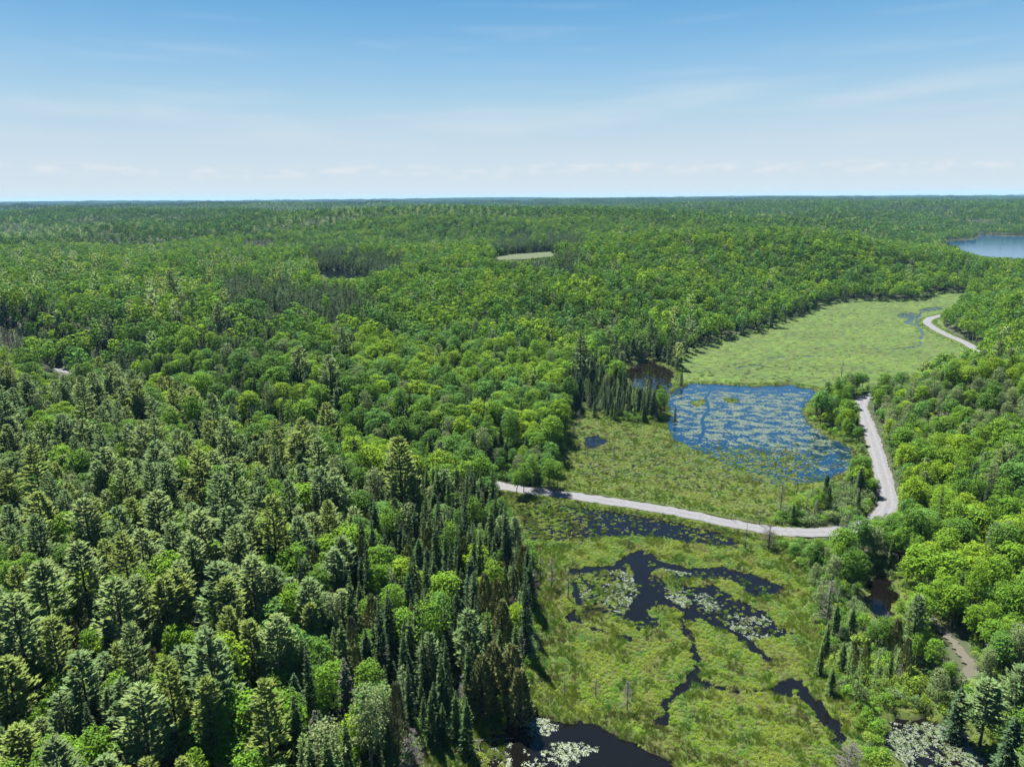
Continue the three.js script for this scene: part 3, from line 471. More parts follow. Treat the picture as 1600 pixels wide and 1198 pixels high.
const MIXES = {
  pine: { pine_tree: .33, broadleaf_tree: .27, aspen_tree: .08, cedar_tree: .10, spruce_tree: .11, fir_tree: .08, larch_tree: .02, dead_tree: .01 },
  mixed: { spruce_tree: .46, broadleaf_tree: .17, cedar_tree: .13, aspen_tree: .07, fir_tree: .06, larch_tree: .06, pine_tree: .03, dead_tree: .02 },
  dark: { spruce_tree: .80, fir_tree: .12, larch_tree: .04, broadleaf_tree: .03, dead_tree: .01 },
  edge: { spruce_tree: .46, broadleaf_tree: .14, fir_tree: .24, aspen_tree: .08, pine_tree: .05, dead_tree: .03 },
  clump: { fir_tree: .34, spruce_tree: .28, larch_tree: .2, leafy_shrub: .14, dead_tree: .04 },
  greyd: { dead_tree: .75, larch_tree: .2, spruce_tree: .05 },
  shrubs: { leafy_shrub: .50, larch_tree: .22, cedar_tree: .05, spruce_tree: .06, aspen_tree: .09, broadleaf_tree: .04, dead_tree: .02 },
  low: { leafy_shrub: 1 },
  grey: { aspen_tree: .34, broadleaf_tree: .34, leafy_shrub: .2, larch_tree: .08, spruce_tree: .04 },
  spit: { leafy_shrub: .6, broadleaf_tree: .1, aspen_tree: .14, fir_tree: .04, larch_tree: .08, dead_tree: .04 },
  bank: { broadleaf_tree: .4, leafy_shrub: .35, aspen_tree: .2, fir_tree: .05 },
  left: { broadleaf_tree: .46, aspen_tree: .10, spruce_tree: .27, pine_tree: .03, fir_tree: .05, dead_tree: .02 },
  mid: { broadleaf_tree: .72, aspen_tree: .10, spruce_tree: .12, fir_tree: .03, pine_tree: .006, dead_tree: .005 },
  right: { broadleaf_tree: .66, aspen_tree: .24, pine_tree: .04, fir_tree: .03, spruce_tree: .03 },
  rightPine: { pine_tree: .4, fir_tree: .25, broadleaf_tree: .2, spruce_tree: .15 },
};
function zoneOf(px, py, x, z) {
  if (!px) return 'mid';
  const jx = px + 12 * noiseA(x / 25, z / 25) + 16 * noiseC(x / 70, z / 70), jy = py + 5 * noiseB(x / 25, z / 25) + 8 * noiseA(x / 80, z / 80);
  for (const k of ['clump', 'darkA', 'darkB', 'darkC', 'darkD', 'darkE', 'darkF']) if (inside(zone[k], jx, jy)) return k === 'clump' ? k : (k === 'darkE' || k === 'darkF') && noiseC(x / 30, z / 30) < -0.1 ? 'left' : 'dark';
  for (const k of ['edge', 'low', 'shrubs', 'spit', 'bank', 'rightPine', 'grey', 'pine', 'mixed']) if (inside(zone[k], jx, jy)) return k;
  if (inside(zone.greyA, px, py) || inside(zone.greyB, px, py)) return 'greyd';
  if (inside(zone.alder, px, py)) return 'bank';
  if (inside(zone.mead, px, py)) return 'bank';
  if (px > 1180 && py > 560) return 'right';
  if (px < 560 + 60 * noiseA(x / 90, z / 90) && py > 400) return 'left';
  return 'mid';
}
const rnd = mulberry(4242);
function choose(m, n) { let t = rnd(); for (const [k, v] of Object.entries(m)) { t -= v; if (t <= 0) return k; } return Object.keys(m)[0]; }
const trees = [];                                    // {kind, x, z, y, s, sy, rot, v, col, dist, px}
const CELL = 7, grid = new Map(), gk = (x, z) => Math.floor(x / CELL) * 100003 + Math.floor(z / CELL);
function roomFor(x, z, f) { const i0 = Math.floor(x / CELL), j0 = Math.floor(z / CELL); for (let i = i0 - 1; i <= i0 + 1; i++) for (let j = j0 - 1; j <= j0 + 1; j++) { const l = grid.get(i * 100003 + j); if (l) for (const t of l) { const d = (f + t.f) * 0.70; if ((t.x - x) ** 2 + (t.z - z) ** 2 < d * d) return false; } } return true; }
function plant(t) { t.f = KINDS[t.kind].foot * t.s; const k = gk(t.x, t.z); if (!grid.has(k)) grid.set(k, []); grid.get(k).push(t); t.dist = Math.hypot(t.x, t.z, EYE - t.y); trees.push(t); return t; }
function colourFor(kind, x, z) {                       // stands of one tone, mixed with strays
  const n = KINDS[kind].cols.length; if (rnd() < 0.4) return Math.floor(rnd() * n);
  return Math.floor(clamp(0.5 + 0.75 * fbm(noiseC, x / 70 + 5, z / 70, 2), 0, 0.999) * n);
}
// trees that can be told apart in the photograph: the pixel of the top, the height, and how they look
const heroes = [];
function hero(kind, px, py, h, label, o = {}) {
  const K = KINDS[kind]; let x = 0, z = 0, g = 1; for (let i = 0; i < 6; i++) { [x, z] = onPlane(px, py, g + h); g = groundY(x, z); }
  const s = h / K.hgt; heroes.push(plant({ kind, x, z, y: g, s: s * (o.wide || 1), sy: s, rot: rnd() * 6.28, v: o.v ?? Math.floor(rnd() * K.n), col: o.col ?? 0, hero: label, mat: o.mat, group: o.group }));
}
const rust = leafMat(0.11, 0.042, 0.02, 0.15), ashy = leafMat(0.078, 0.090, 0.058, 0.15), limeLeaf = leafMat(0.135, 0.235, 0.012, 0.4), charcoal = leafMat(0.06, 0.055, 0.05, 0.1);
hero('fir_tree', 1056, 634, 7.5, 'lone dark pointed fir standing at the edge of the lily pond', { col: 0, wide: 0.8 });
for (const [x, y, h, k] of [[955, 606, 12, 'fir_tree'], [968, 600, 13, 'fir_tree'], [981, 604, 13, 'spruce_tree'], [992, 594, 15, 'larch_tree'], [1000, 602, 14, 'fir_tree'], [1012, 590, 15, 'larch_tree'], [1022, 608, 13.5, 'fir_tree'], [945, 612, 10, 'fir_tree'], [1008, 606, 12, 'spruce_tree'], [930, 622, 9, 'fir_tree'], [974, 610, 11, 'fir_tree'], [1030, 600, 12, 'spruce_tree']])
  hero(k, x, y, h, { fir_tree: 'dark broad fir in the clump between the two ponds', spruce_tree: 'dark narrow spruce in the clump between the two ponds', larch_tree: 'thin larch rising out of the fir clump between the ponds' }[k], { col: 0, group: 'conifer clump between the ponds' });
hero('fir_tree', 1066, 580, 8, 'dark bushy fir on the grassy neck between small pond and meadow');
hero('broadleaf_tree', 1352, 714, 9.5, 'round dark green tree leaning over the straight stretch of road', { col: 3, wide: 1.15, v: 1 });
hero('fir_tree', 1294, 738, 10, 'dark fir among pale shrubs on the spit inside the road bend', { col: 1 });
hero('dead_tree', 1224, 752, 12, 'tall bare grey snag at the waterside end of the spit', { v: 1 });
hero('dead_tree', 1272, 745, 8, 'slim bare snag beside the dark fir on the spit', { v: 0 });
hero('dead_tree', 1190, 788, 7, 'small leafless snag on the grassy verge above the causeway', { v: 0 });
hero('dead_tree', 1168, 818, 8, 'black thin snag just below the causeway road', { v: 2 });
hero('dead_tree', 1205, 812, 9, 'bushy charcoal-grey dead cedar in front of the road', { mat: charcoal, v: 3, wide: 1.9 });
for (const [x, y, h] of [[808, 738, 9], [832, 710, 12], [818, 722, 11], [858, 716, 12], [872, 722, 11]]) hero('aspen_tree', x, y, h, 'green aspen in the row standing behind the causeway road', { col: 1, wide: 1.2, group: 'aspens behind the causeway' });
hero('broadleaf_tree', 425, 790, 12, 'vivid lime-green tree alone among the grey-green pines', { mat: limeLeaf, v: 2 });
for (const [x, y, h] of [[408, 1108, 11], [416, 1076, 9]]) hero('spruce_tree', x, y, h, 'rust-brown dead spruce among the near broadleaf trees', { mat: rust, group: 'rusty dead spruces' });
hero('spruce_tree', 112, 994, 7, 'small rust-brown conifer below the tallest pines', { mat: rust });
hero('pine_tree', 390, 654, 11, 'orange-brown dying pine above the gravel glimpse', { mat: rust });
for (const [x, y, h] of [[30, 1140, 13], [536, 1030, 15], [490, 1105, 13]]) hero('spruce_tree', x, y, h, 'ashen half-dead spruce with greyed needles', { mat: ashy, group: 'ashen half-dead spruces', wide: 1.3 });
for (const [x, y, h] of [[770, 1005, 15], [800, 1010, 14.5], [752, 1025, 14], [812, 1045, 13], [785, 938, 13]]) hero('cedar_tree', x, y, h, 'big brownish-olive cedar in the clump above the bottom pond', { col: 1, wide: 1.4, group: 'cedars above the bottom pond' });
for (const [x, y, h] of [[775, 818, 13], [794, 812, 15], [788, 815, 14], [749, 834, 13], [725, 783, 16], [704, 790, 15], [815, 850, 9], [765, 830, 12]]) hero('spruce_tree', x, y, h, 'dark spruce spire at the wood corner below the causeway', { col: 1, group: 'spires at the wood corner' });
for (const [x, y, h, w] of [[688, 1030, 14, 1.2], [731, 1010, 15, 1], [638, 1010, 14, 1], [672, 1075, 12, 1], [711, 1075, 12, 1], [690, 1090, 10, 1], [728, 1085, 13, 1.1], [660, 1085, 9, 1]]) hero('spruce_tree', x, y, h, 'sharp dark spruce in the thicket left of the bottom pond', { col: 0, wide: w, group: 'thicket spruces by the bottom pond' });
for (const [x, y, h, c] of [[335, 880, 22, 1], [250, 900, 20, 2], [180, 905, 22, 0], [60, 880, 23, 0], [120, 850, 22, 0], [275, 890, 19, 2], [430, 965, 19, 0], [120, 1020, 18, 1], [215, 1075, 21, 0], [310, 800, 22, 0], [355, 795, 21, 1], [240, 770, 22, 0], [130, 780, 23, 0], [60, 770, 22, 2], [300, 840, 20, 0], [480, 905, 18, 1], [610, 705, 16, 1], [640, 715, 15, 1], [215, 830, 20, 0], [20, 930, 23, 0], [160, 700, 22, 0], [240, 690, 22, 1], [330, 705, 20, 0]]) hero('pine_tree', x, y, h, ['tall pale pine with wide feathery boughs in the pine stand', 'tall blue-green pine with a dark open crown in the pine stand', 'tall pine with olive-lit boughs in the pine stand'][c], { col: c, group: 'great pines of the stand', wide: 1.12 });
hero('pine_tree', 1550, 1065, 14, 'spreading pine with flat sunlit boughs over the lily pool', { col: 1, wide: 1.4 });
hero('fir_tree', 1505, 1070, 12, 'dark fir whose foot meets the lily pool bank', { col: 0 });
hero('fir_tree', 1590, 1115, 14, 'broad fir at the far bank corner of the lily pool', { col: 0 });
hero('fir_tree', 1436, 962, 7, 'small dark fir beside the dirt track', { col: 0, wide: 0.8 });
hero('fir_tree', 1458, 1005, 7, 'second dark fir, below the dirt track bend', { col: 0, wide: 0.8 });
hero('dead_tree', 1335, 1140, 11, 'silver-grey bushy dead spruce at the bog edge', { v: 3, wide: 1.4 });
hero('dead_tree', 640, 1120, 13, 'bleached dead spruce leaning over the log-strewn shallows', { v: 3 });
hero('dead_tree', 725, 1048, 9, 'pale twiggy dead tree before the olive cedars', { v: 1 });
hero('aspen_tree', 1410, 935, 6, 'yellow-tinged young tree on the bank of the brown pool', { col: 0 });
for (const [x, y, h, v] of [[982, 1062, 7, 1], [932, 1050, 6, 0], [882, 1060, 5, 2], [845, 860, 9, 0], [862, 870, 9, 1], [888, 880, 10, 0], [835, 890, 9, 1], [830, 975, 9, 0], [815, 990, 9, 2], [915, 692, 6, 0], [960, 690, 6, 1], [905, 640, 8, 1], [897, 655, 8, 3], [1145, 790, 5, 0], [1258, 614, 7, 0], [1318, 562, 10, 1], [992, 556, 9, 1], [1300, 905, 13, 1], [1290, 890, 11, 0], [1305, 870, 9, 2], [1390, 948, 6, 3]]) hero('dead_tree', x, y, h, 'snag', { v, group: 'thin snags of the marsh' });
for (const [x, y, h] of [[1310, 940, 9], [1295, 975, 8], [1320, 1000, 8], [1285, 1010, 7], [1335, 945, 8], [1303, 1040, 7]]) hero('spruce_tree', x, y, h, 'dark spruce in the scrub between bog and brown pool', { col: 2, wide: 1.45, group: 'spruces in the bog scrub' });

for (let i = 0; i < 70; i++) {                      // low bushes dotted over the meadow's near side
  const px = mix(1090, 1300, rnd()), py = mix(560, 597, Math.pow(rnd(), 0.7)), [x, z] = onPlane(px, py, 0.3); if (wetDist(x, z, ['meadow']) > -2 || fbm(noiseC, x / 20, z / 20, 2) < -0.1) continue;
  plant({ kind: 'leafy_shrub', x, z, y: groundY(x, z) - 0.1, s: mix(0.4, 0.8, rnd()), sy: mix(0.35, 0.6, rnd()), rot: rnd() * 6, v: i % 4, col: [2, 3, 1, 3][i % 4], zn: 'meadow' });
}
function tryPlant(x, z, near) {
  const r = Math.hypot(x, z), wd = wetDist(x, z), rd = r < 1300 ? roadDist(x, z) : 1e3; if (wd < 1.2 + 1.2 * rnd() || rd < 5.2) return;
  if (r < 330 && trackDist(x, z) < 2.6) return;
  const y = terrain(x, z), pm = toPixel(x, y + 9, z); if (!pm) return;
  let zn = zoneOf(pm[0], pm[1], x, z);
  let kind = choose(MIXES[zn]);
  if (wd < 5 && rnd() < 0.45) kind = rnd() < 0.7 ? 'leafy_shrub' : kind;
  const K = KINDS[kind]; let s = mix(0.58, 1.18, Math.pow(rnd(), 0.8));
  if (zn === 'mid') s *= 0.92; if (zn === 'right') s *= 0.82; if (zn === 'mixed' && kind === 'broadleaf_tree') s *= 0.8; if (zn === 'shrubs' || zn === 'spit') s *= 0.62; if (zn === 'grey' || zn === 'bank') s *= 0.72; if (zn === 'pine') s *= 0.88; if (zn === 'clump') s *= mix(0.5, 0.85, rnd()); if (kind === 'leafy_shrub') s = mix(0.6, 1.5, rnd());
  if (zn === 'shrubs' && kind === 'leafy_shrub') s *= 0.9;
  // a crown that would hide a pool, road or meadow the photograph shows is cut down to scrub, or left out
  for (let q = 0; q < 4; q++) {
    const hgt = K.hgt * s; let bad = false;
    for (const f of [0.08, 0.2, 0.32, 0.44, 0.56, 0.68, 0.8, 0.9, 0.99]) for (const e of [-0.75, 0.75]) { const p = toPixel(x, y + hgt * f, z), w = K.foot * s * (1.05 - f * 0.7) * e * F / r; if (p && blocked(p[0] + w, p[1])) { bad = true; break; } }
    if (!bad) break;
    if (q === 3) return; s *= 0.62; if (s < 0.35) { if (kind === 'leafy_shrub' || q > 1) return; kind = 'leafy_shrub'; s = 0.7; }
  }
  const KK = KINDS[kind]; if (!roomFor(x, z, KK.foot * s)) return;
  plant({ kind, x, z, y, s: s * mix(0.82, 1.18, rnd()), sy: s * mix(0.85, 1.2, rnd()), rot: rnd() * 6.28, v: Math.floor(rnd() * KK.n), col: zn === 'grey' && (kind === 'aspen_tree' || kind === 'leafy_shrub') && rnd() < 0.8 ? 2 : colourFor(kind, x, z), zn });
}
const HALF = 40 * Math.PI / 180, NEAR = 430, MID = 1400;
function scatter(ra, rb, n) { for (let i = 0; i < n; i++) { const r = Math.sqrt(mix(ra * ra, rb * rb, rnd())), a = (rnd() * 2 - 1) * (r < 170 ? HALF * 1.1 : HALF); tryPlant(Math.sin(a) * r, -Math.cos(a) * r); } }
scatter(62, NEAR, 42000);
scatter(NEAR, MID, 190000);
// ring of trees round the lake, and scrub under and between the near trees
for (let i = 0; i < 26000; i++) { const x = mix(WET.lake.x0 - 90, 1500, rnd()), z = mix(WET.lake.z0 - 90, WET.lake.z1 + 90, rnd()); if (Math.hypot(x, z) < MID || Math.abs(signed(WET.lake, x, z) - 20) > 20) continue; tryPlant(x, z); }
function scrub(n) {
  for (let i = 0; i < n; i++) {
    const r = Math.sqrt(mix(62 * 62, 330 * 330, rnd())), a = (rnd() * 2 - 1) * HALF, x = Math.sin(a) * r, z = -Math.cos(a) * r, rd = roadDist(x, z); if (rd < 4.6) continue;
    const wd = wetDist(x, z); if (wd < 0.8) continue; const y = terrain(x, z), p = toPixel(x, y + 1.5, z); if (!p || trackDist(x, z) < 1.9) continue;
    const zn = zoneOf(p[0], p[1], x, z), want = /shrubs|spit|bank|low|grey/.test(zn) ? 1 : wd < 9 ? 0.8 : rd < 11 ? 0.7 : 0.1; if (rnd() > want) continue;
    const s = mix(0.5, 1.15, rnd()) * (wd < 4 ? 0.75 : 1); const top = toPixel(x, y + 2.4 * s, z); if (top && blocked(top[0], top[1])) continue;
    let ok = true; const i0 = Math.floor(x / CELL), j0 = Math.floor(z / CELL); for (let q = i0 - 1; q <= i0 + 1 && ok; q++) for (let w = j0 - 1; w <= j0 + 1 && ok; w++) for (const t of grid.get(q * 100003 + w) || []) { const d = t.kind === 'leafy_shrub' ? (t.f + 1.45 * s) * 0.6 : 0.8; if ((t.x - x) ** 2 + (t.z - z) ** 2 < d * d) { ok = false; break; } }
    if (ok) plant({ kind: 'leafy_shrub', x, z, y: wd < 6 ? groundY(x, z) : y, s, sy: s * mix(0.8, 1.3, rnd()), rot: rnd() * 6.28, v: Math.floor(rnd() * 4), col: colourFor('leafy_shrub', x, z), zn });
  }
}
scrub(60000);
console.log('trees', trees.length);

// the largest in view of each kind become things of their own; the rest are the wood behind
const MOST = { broadleaf_tree: 300, pine_tree: 290, spruce_tree: 300, aspen_tree: 280, fir_tree: 240, cedar_tree: 240, larch_tree: 200, dead_tree: 150, leafy_shrub: 300 };
function placeWords(t) {
  const { x, z } = t, d = (k) => signed(WET[k], x, z, 60);
  if (d('bottomPond') < 14) return 'by the bottom pond';
  if (d('lilyPond') < 12) return 'by the lily pool';
  if (d('brownPond') < 12) return 'by the brown pool';
  if (trackDist(x, z) < 12) return 'beside the dirt track';
  if (d('smallPond') < 16) return 'round the small mirror pond';
  if (d('lowerBog') < 10) return 'at the edge of the lower bog';
  if (d('upperBog') < 12) return 'at the edge of the upper bog';
  if (roadDist(x, z) < 14) return 'close beside the road';
  if (d('meadow') < 22) return 'along the edge of the open meadow';
  return { pine: 'within the grey-green pine stand', mixed: 'in the conifer wood beside the bog', shrubs: 'in the scrub beside the bog', spit: 'on the spit inside the road bend', bank: 'on the bank between pond and road', grey: 'in the pale thicket across the road', right: 'on the wooded slope across the road', rightPine: 'in the conifers behind the lily pool', edge: 'in the dark belt before the meadow', dark: 'in a dark spruce hollow', clump: 'in the clump between the ponds', meadow: 'out on the open meadow', left: 'in the wood beyond the pines', mid: 'in the bright wood above the causeway', low: 'in the low thicket by the track', greyd: 'in the grey dead stand' }[t.zn] || 'in the wood';
}
const things = new Map(), rest = new Map();
for (const kind of Object.keys(KINDS)) {
  const l = trees.filter(t => t.kind === kind);
  for (const t of l) { const p = toPixel(t.x, t.y + KINDS[kind].hgt * t.sy * 0.7, t.z); t.rank = t.hero ? 1e6 : p && p[0] > -5 && p[0] < W + 5 && p[1] < H + 15 ? KINDS[kind].hgt * t.sy / t.dist : -1; }
  l.sort((a, b) => b.rank - a.rank);
  const own = l.filter((t, i) => i < MOST[kind] && t.rank > 0 && t.dist < 700); things.set(kind, own); const set = new Set(own); rest.set(kind, l.filter(t => !set.has(t)));
}
function besideWords(t) { let b = null, m = 1e9; const i0 = Math.floor(t.x / CELL), j0 = Math.floor(t.z / CELL); for (let i = i0 - 1; i <= i0 + 1; i++) for (let j = j0 - 1; j <= j0 + 1; j++) for (const q of grid.get(i * 100003 + j) || []) { if (q === t || q.kind === t.kind || q.kind === 'leafy_shrub') continue; const d = (q.x - t.x) ** 2 + (q.z - t.z) ** 2; if (d < m) { m = d; b = q; } } return b && m < 42 ? ` beside ${b.kind[0] === 'a' ? 'an' : 'a'} ${b.kind.replace('_tree', b.kind === 'broadleaf_tree' || b.kind === 'dead_tree' ? ' tree' : '')}` : ''; }
const sizeWord = t => t.sy > 1.0 ? 'tall' : t.sy > 0.75 ? 'middle-sized' : 'small';
for (const [kind, list] of things) {
  const K = KINDS[kind], protos = new Map();
  for (const t of list) {
    const mat = t.mat || K.mats[t.col], key = t.v + '|' + mat.uuid;
    let g = protos.get(key);
    if (!g) {
      g = new THREE.Group();
      const a = new THREE.Mesh(K.v[t.v].near.trunk, K.trunk); a.name = kind === 'leafy_shrub' ? 'stems' : 'trunk';
      const b = new THREE.Mesh(K.v[t.v].near.crown, mat); b.name = K.part; g.add(a, b); shadowy(g); protos.set(key, g); g = g.clone();
    } else g = g.clone();
    g.name = numbered(kind); g.position.set(t.x, t.y, t.z); g.rotation.y = t.rot; g.scale.set(t.s, t.sy, t.s); g.userData = {};
    if (t.hero === 'snag') tag(g, `thin leafless snag ${placeWords(t)}${besideWords(t)}`, K.cat, 'thin snags of the marsh');
    else if (t.hero) tag(g, t.hero, K.cat, t.group);
    else { const pw = placeWords(t), base = `${sizeWord(t)} ${K.cols[t.col][0]} ${K.noun} ${pw}`, bw = besideWords(t), n = (base + bw).split(/[\s-]+/).length; tag(g, n > 16 ? base : base + bw, K.cat, `${K.noun}${/ch$/.test(K.noun) ? 'es' : 's'} ${pw}`); }
    scene.add(g);
  }
}
const M4 = new THREE.Matrix4(), QQ = new THREE.Quaternion(), V1 = new THREE.Vector3(), V2 = new THREE.Vector3(), UPV = new THREE.Vector3(0, 1, 0);
function instanced(name, geo, mat, list, parent) {
  if (!list.length) return; const m = new THREE.InstancedMesh(geo, mat, list.length); m.name = name; m.userData.kind = 'stuff';
  list.forEach((t, i) => { QQ.setFromAxisAngle(UPV, t.rot); if (t.tilt) QQ.premultiply(t.tilt); M4.compose(V1.set(t.x, t.y, t.z), QQ, V2.set(t.s, t.sy ?? t.s, t.s)); m.setMatrixAt(i, M4); if (t.c) m.setColorAt(i, t.c); });
  m.castShadow = m.receiveShadow = true; (parent || scene).add(m); return m;
}
const stuffGroup = (name) => { const g = new THREE.Group(); g.name = name; g.userData.kind = 'stuff'; scene.add(g); return g; };
{
  for (const [kind, l] of rest) {
    const K = KINDS[kind], g = stuffGroup(kind.replace('_tree', '') .replace('leafy_shrub', 'shrub') + '_wood');
    for (const t of l) { const c = K.cols[t.col], k = mix(0.85, 1.15, rnd()); t.c = C(c[1] * k * mix(0.94, 1.06, rnd()), c[2] * k, c[3] * k); if (kind === 'dead_tree') t.c = C(k, k, k); }
    for (let v = 0; v < K.n; v++) {
      const near = l.filter(t => t.v === v && t.dist < NEAR), mid = l.filter(t => t.v === v && t.dist >= NEAR);
      instanced('foliage', K.v[v].near.crown, K.base, near, g);
      instanced('trunks', K.v[v].near.trunk, K.trunk, near.map(t => ({ ...t, c: null })), g);
      instanced('foliage', K.v[v].mid, K.base, mid, g);
      if (/dead|larch|aspen/.test(kind)) instanced('trunks', K.v[v].midL.trunk.geo(), K.trunk, mid.filter(t => t.dist < 800).map(t => ({ ...t, c: null })), g);
    }
  }
}
// far woods: patches of many trees
{
  const B = KINDS.broadleaf_tree, S = KINDS.spruce_tree, P = KINDS.pine_tree, A = KINDS.aspen_tree;
  const tone = (K) => { const c = K === B ? K.cols[[1, 2, 2, 3, 3, 4][Math.floor(rnd() * 6)]] : K.cols[Math.floor(rnd() * K.cols.length)], k = mix(0.7, 1.1, rnd()); return [c[1] * k, c[2] * k, c[3] * k]; };
  function patch(size, gap, mixn, simple) {
    const L = new Leaves(77), n = Math.round(size / gap);
    for (let i = 0; i < n; i++) for (let j = 0; j < n; j++) {
      const x = (i + rnd()) / n * size - size / 2, z = (j + rnd()) / n * size - size / 2, t = rnd();
      const K = t < mixn[0] ? B : t < mixn[1] ? S : t < mixn[2] ? P : A, s = mix(0.6, 1.2, rnd()) * (K === S && simple ? 1.25 : 1);
      const src = K.v[Math.floor(rnd() * K.n)][simple ? 'tiny' : 'farL']; L.add(src.crown || src, x, 0, z, s, rnd() * 6.28, tone(K));
    }
    return L.geo();
  }
  for (const K of [B, S, P, A]) for (let i = 0; i < K.n; i++) {
    const L = new Leaves(900 + i); if (K === S) { for (let q = 0; q < 7; q++) { const a = q * 0.9, f = q / 7; L.blade([0, 13.5 * (1 - f) + 1.5, 0], [Math.cos(a * 2), -2.2, Math.sin(a * 2)], 5.5, 2.2, [Math.cos(a * 2), 0.4, Math.sin(a * 2)]); } }
    else { const q0 = K === P ? 8 : 9; for (let q = 0; q < q0; q++) { const d = L.dir(); d[1] = Math.abs(d[1]); const R = K === B ? 3.4 : 2.6; L.leaf(d[0] * R, (K === P ? 14 : 10) + d[1] * 4.5, d[2] * R, [d[0] + L.g() * 0.3, d[1] * 0.7 + L.g() * 0.25, d[2] + L.g() * 0.4], 3.4, 0.85); } }
    K.v[i].tiny = L;
  }
  const mat = leafMat(1, 1, 1, 0.2);
  function lay(name, ra, rb, size, kinds, groupName) {
    const g = stuffGroup(groupName), lists = kinds.map(() => []), up = new THREE.Vector3();
    const step = size * 0.97, R = rb, lim = Math.ceil(R / step);
    for (let i = -lim; i <= lim; i++) for (let j = 0; j <= lim; j++) {
      const x = (i + 0.25 * (rnd() - 0.5)) * step, z = -(j + 0.25 * (rnd() - 0.5)) * step, r = Math.hypot(x, z); if (r < ra || r > rb) continue;
      if (Math.abs(Math.atan2(x, -z)) > 38.5 * Math.PI / 180 + size / r) continue;
      if (r < 3300 && (signed(WET.lake, x, z) < size * 0.62)) continue;
      const h = terrain(x, z), p = toPixel(x, h + 12, z); if (!p || inside(openPx[openPx.length - 1], p[0], p[1])) continue;
      const e = size / 2, nx = (terrain(x - e, z) - terrain(x + e, z)) / (2 * e), nz = (terrain(x, z - e) - terrain(x, z + e)) / (2 * e);
      const con = fbm(noiseA, x / 700 + 2, z / 500, 3) + (p[0] < 800 ? 0.14 : -0.1) + 0.22 * sstep(2500, 7000, r);
      const k = con > 0.26 ? kinds.length - 1 : con > -0.02 ? kinds.length - 2 : Math.floor(rnd() * (kinds.length - 2));
      const q = 1.02 + 0.3 * fbm(noiseC, x / 420, z / 300, 3) + 0.12 * (rnd() - 0.5);
      lists[k].push({ x, y: h - 0.5, z, rot: Math.floor(rnd() * 4) * Math.PI / 2 + 0.1 * rnd(), s: 1, tilt: new THREE.Quaternion().setFromUnitVectors(UPV, up.set(nx, 1, nz).normalize()), c: C(q, q, q * mix(0.95, 1.05, rnd())) });
    }
    lists.forEach((l, i) => instanced('canopy', kinds[i], mat, l, g));
  }
  lay('a', MID - 12, 4200, 36, [patch(36, 6.6, [.74, .92, .93]), patch(36, 6.6, [.82, .93, .935]), patch(36, 6.2, [.64, .90, .92]), patch(36, 5.4, [.40, .93, .95]), patch(36, 4.4, [.08, .97, .98])], 'far_wood');
  lay('b', 4200, 15600, 110, [patch(112, 8.5, [.52, .95, .96], true), patch(112, 8.5, [.62, .95, .96], true), patch(112, 7.5, [.35, .96, .97], true), patch(112, 7, [.1, .97, .98], true)], 'distant_wood');
}

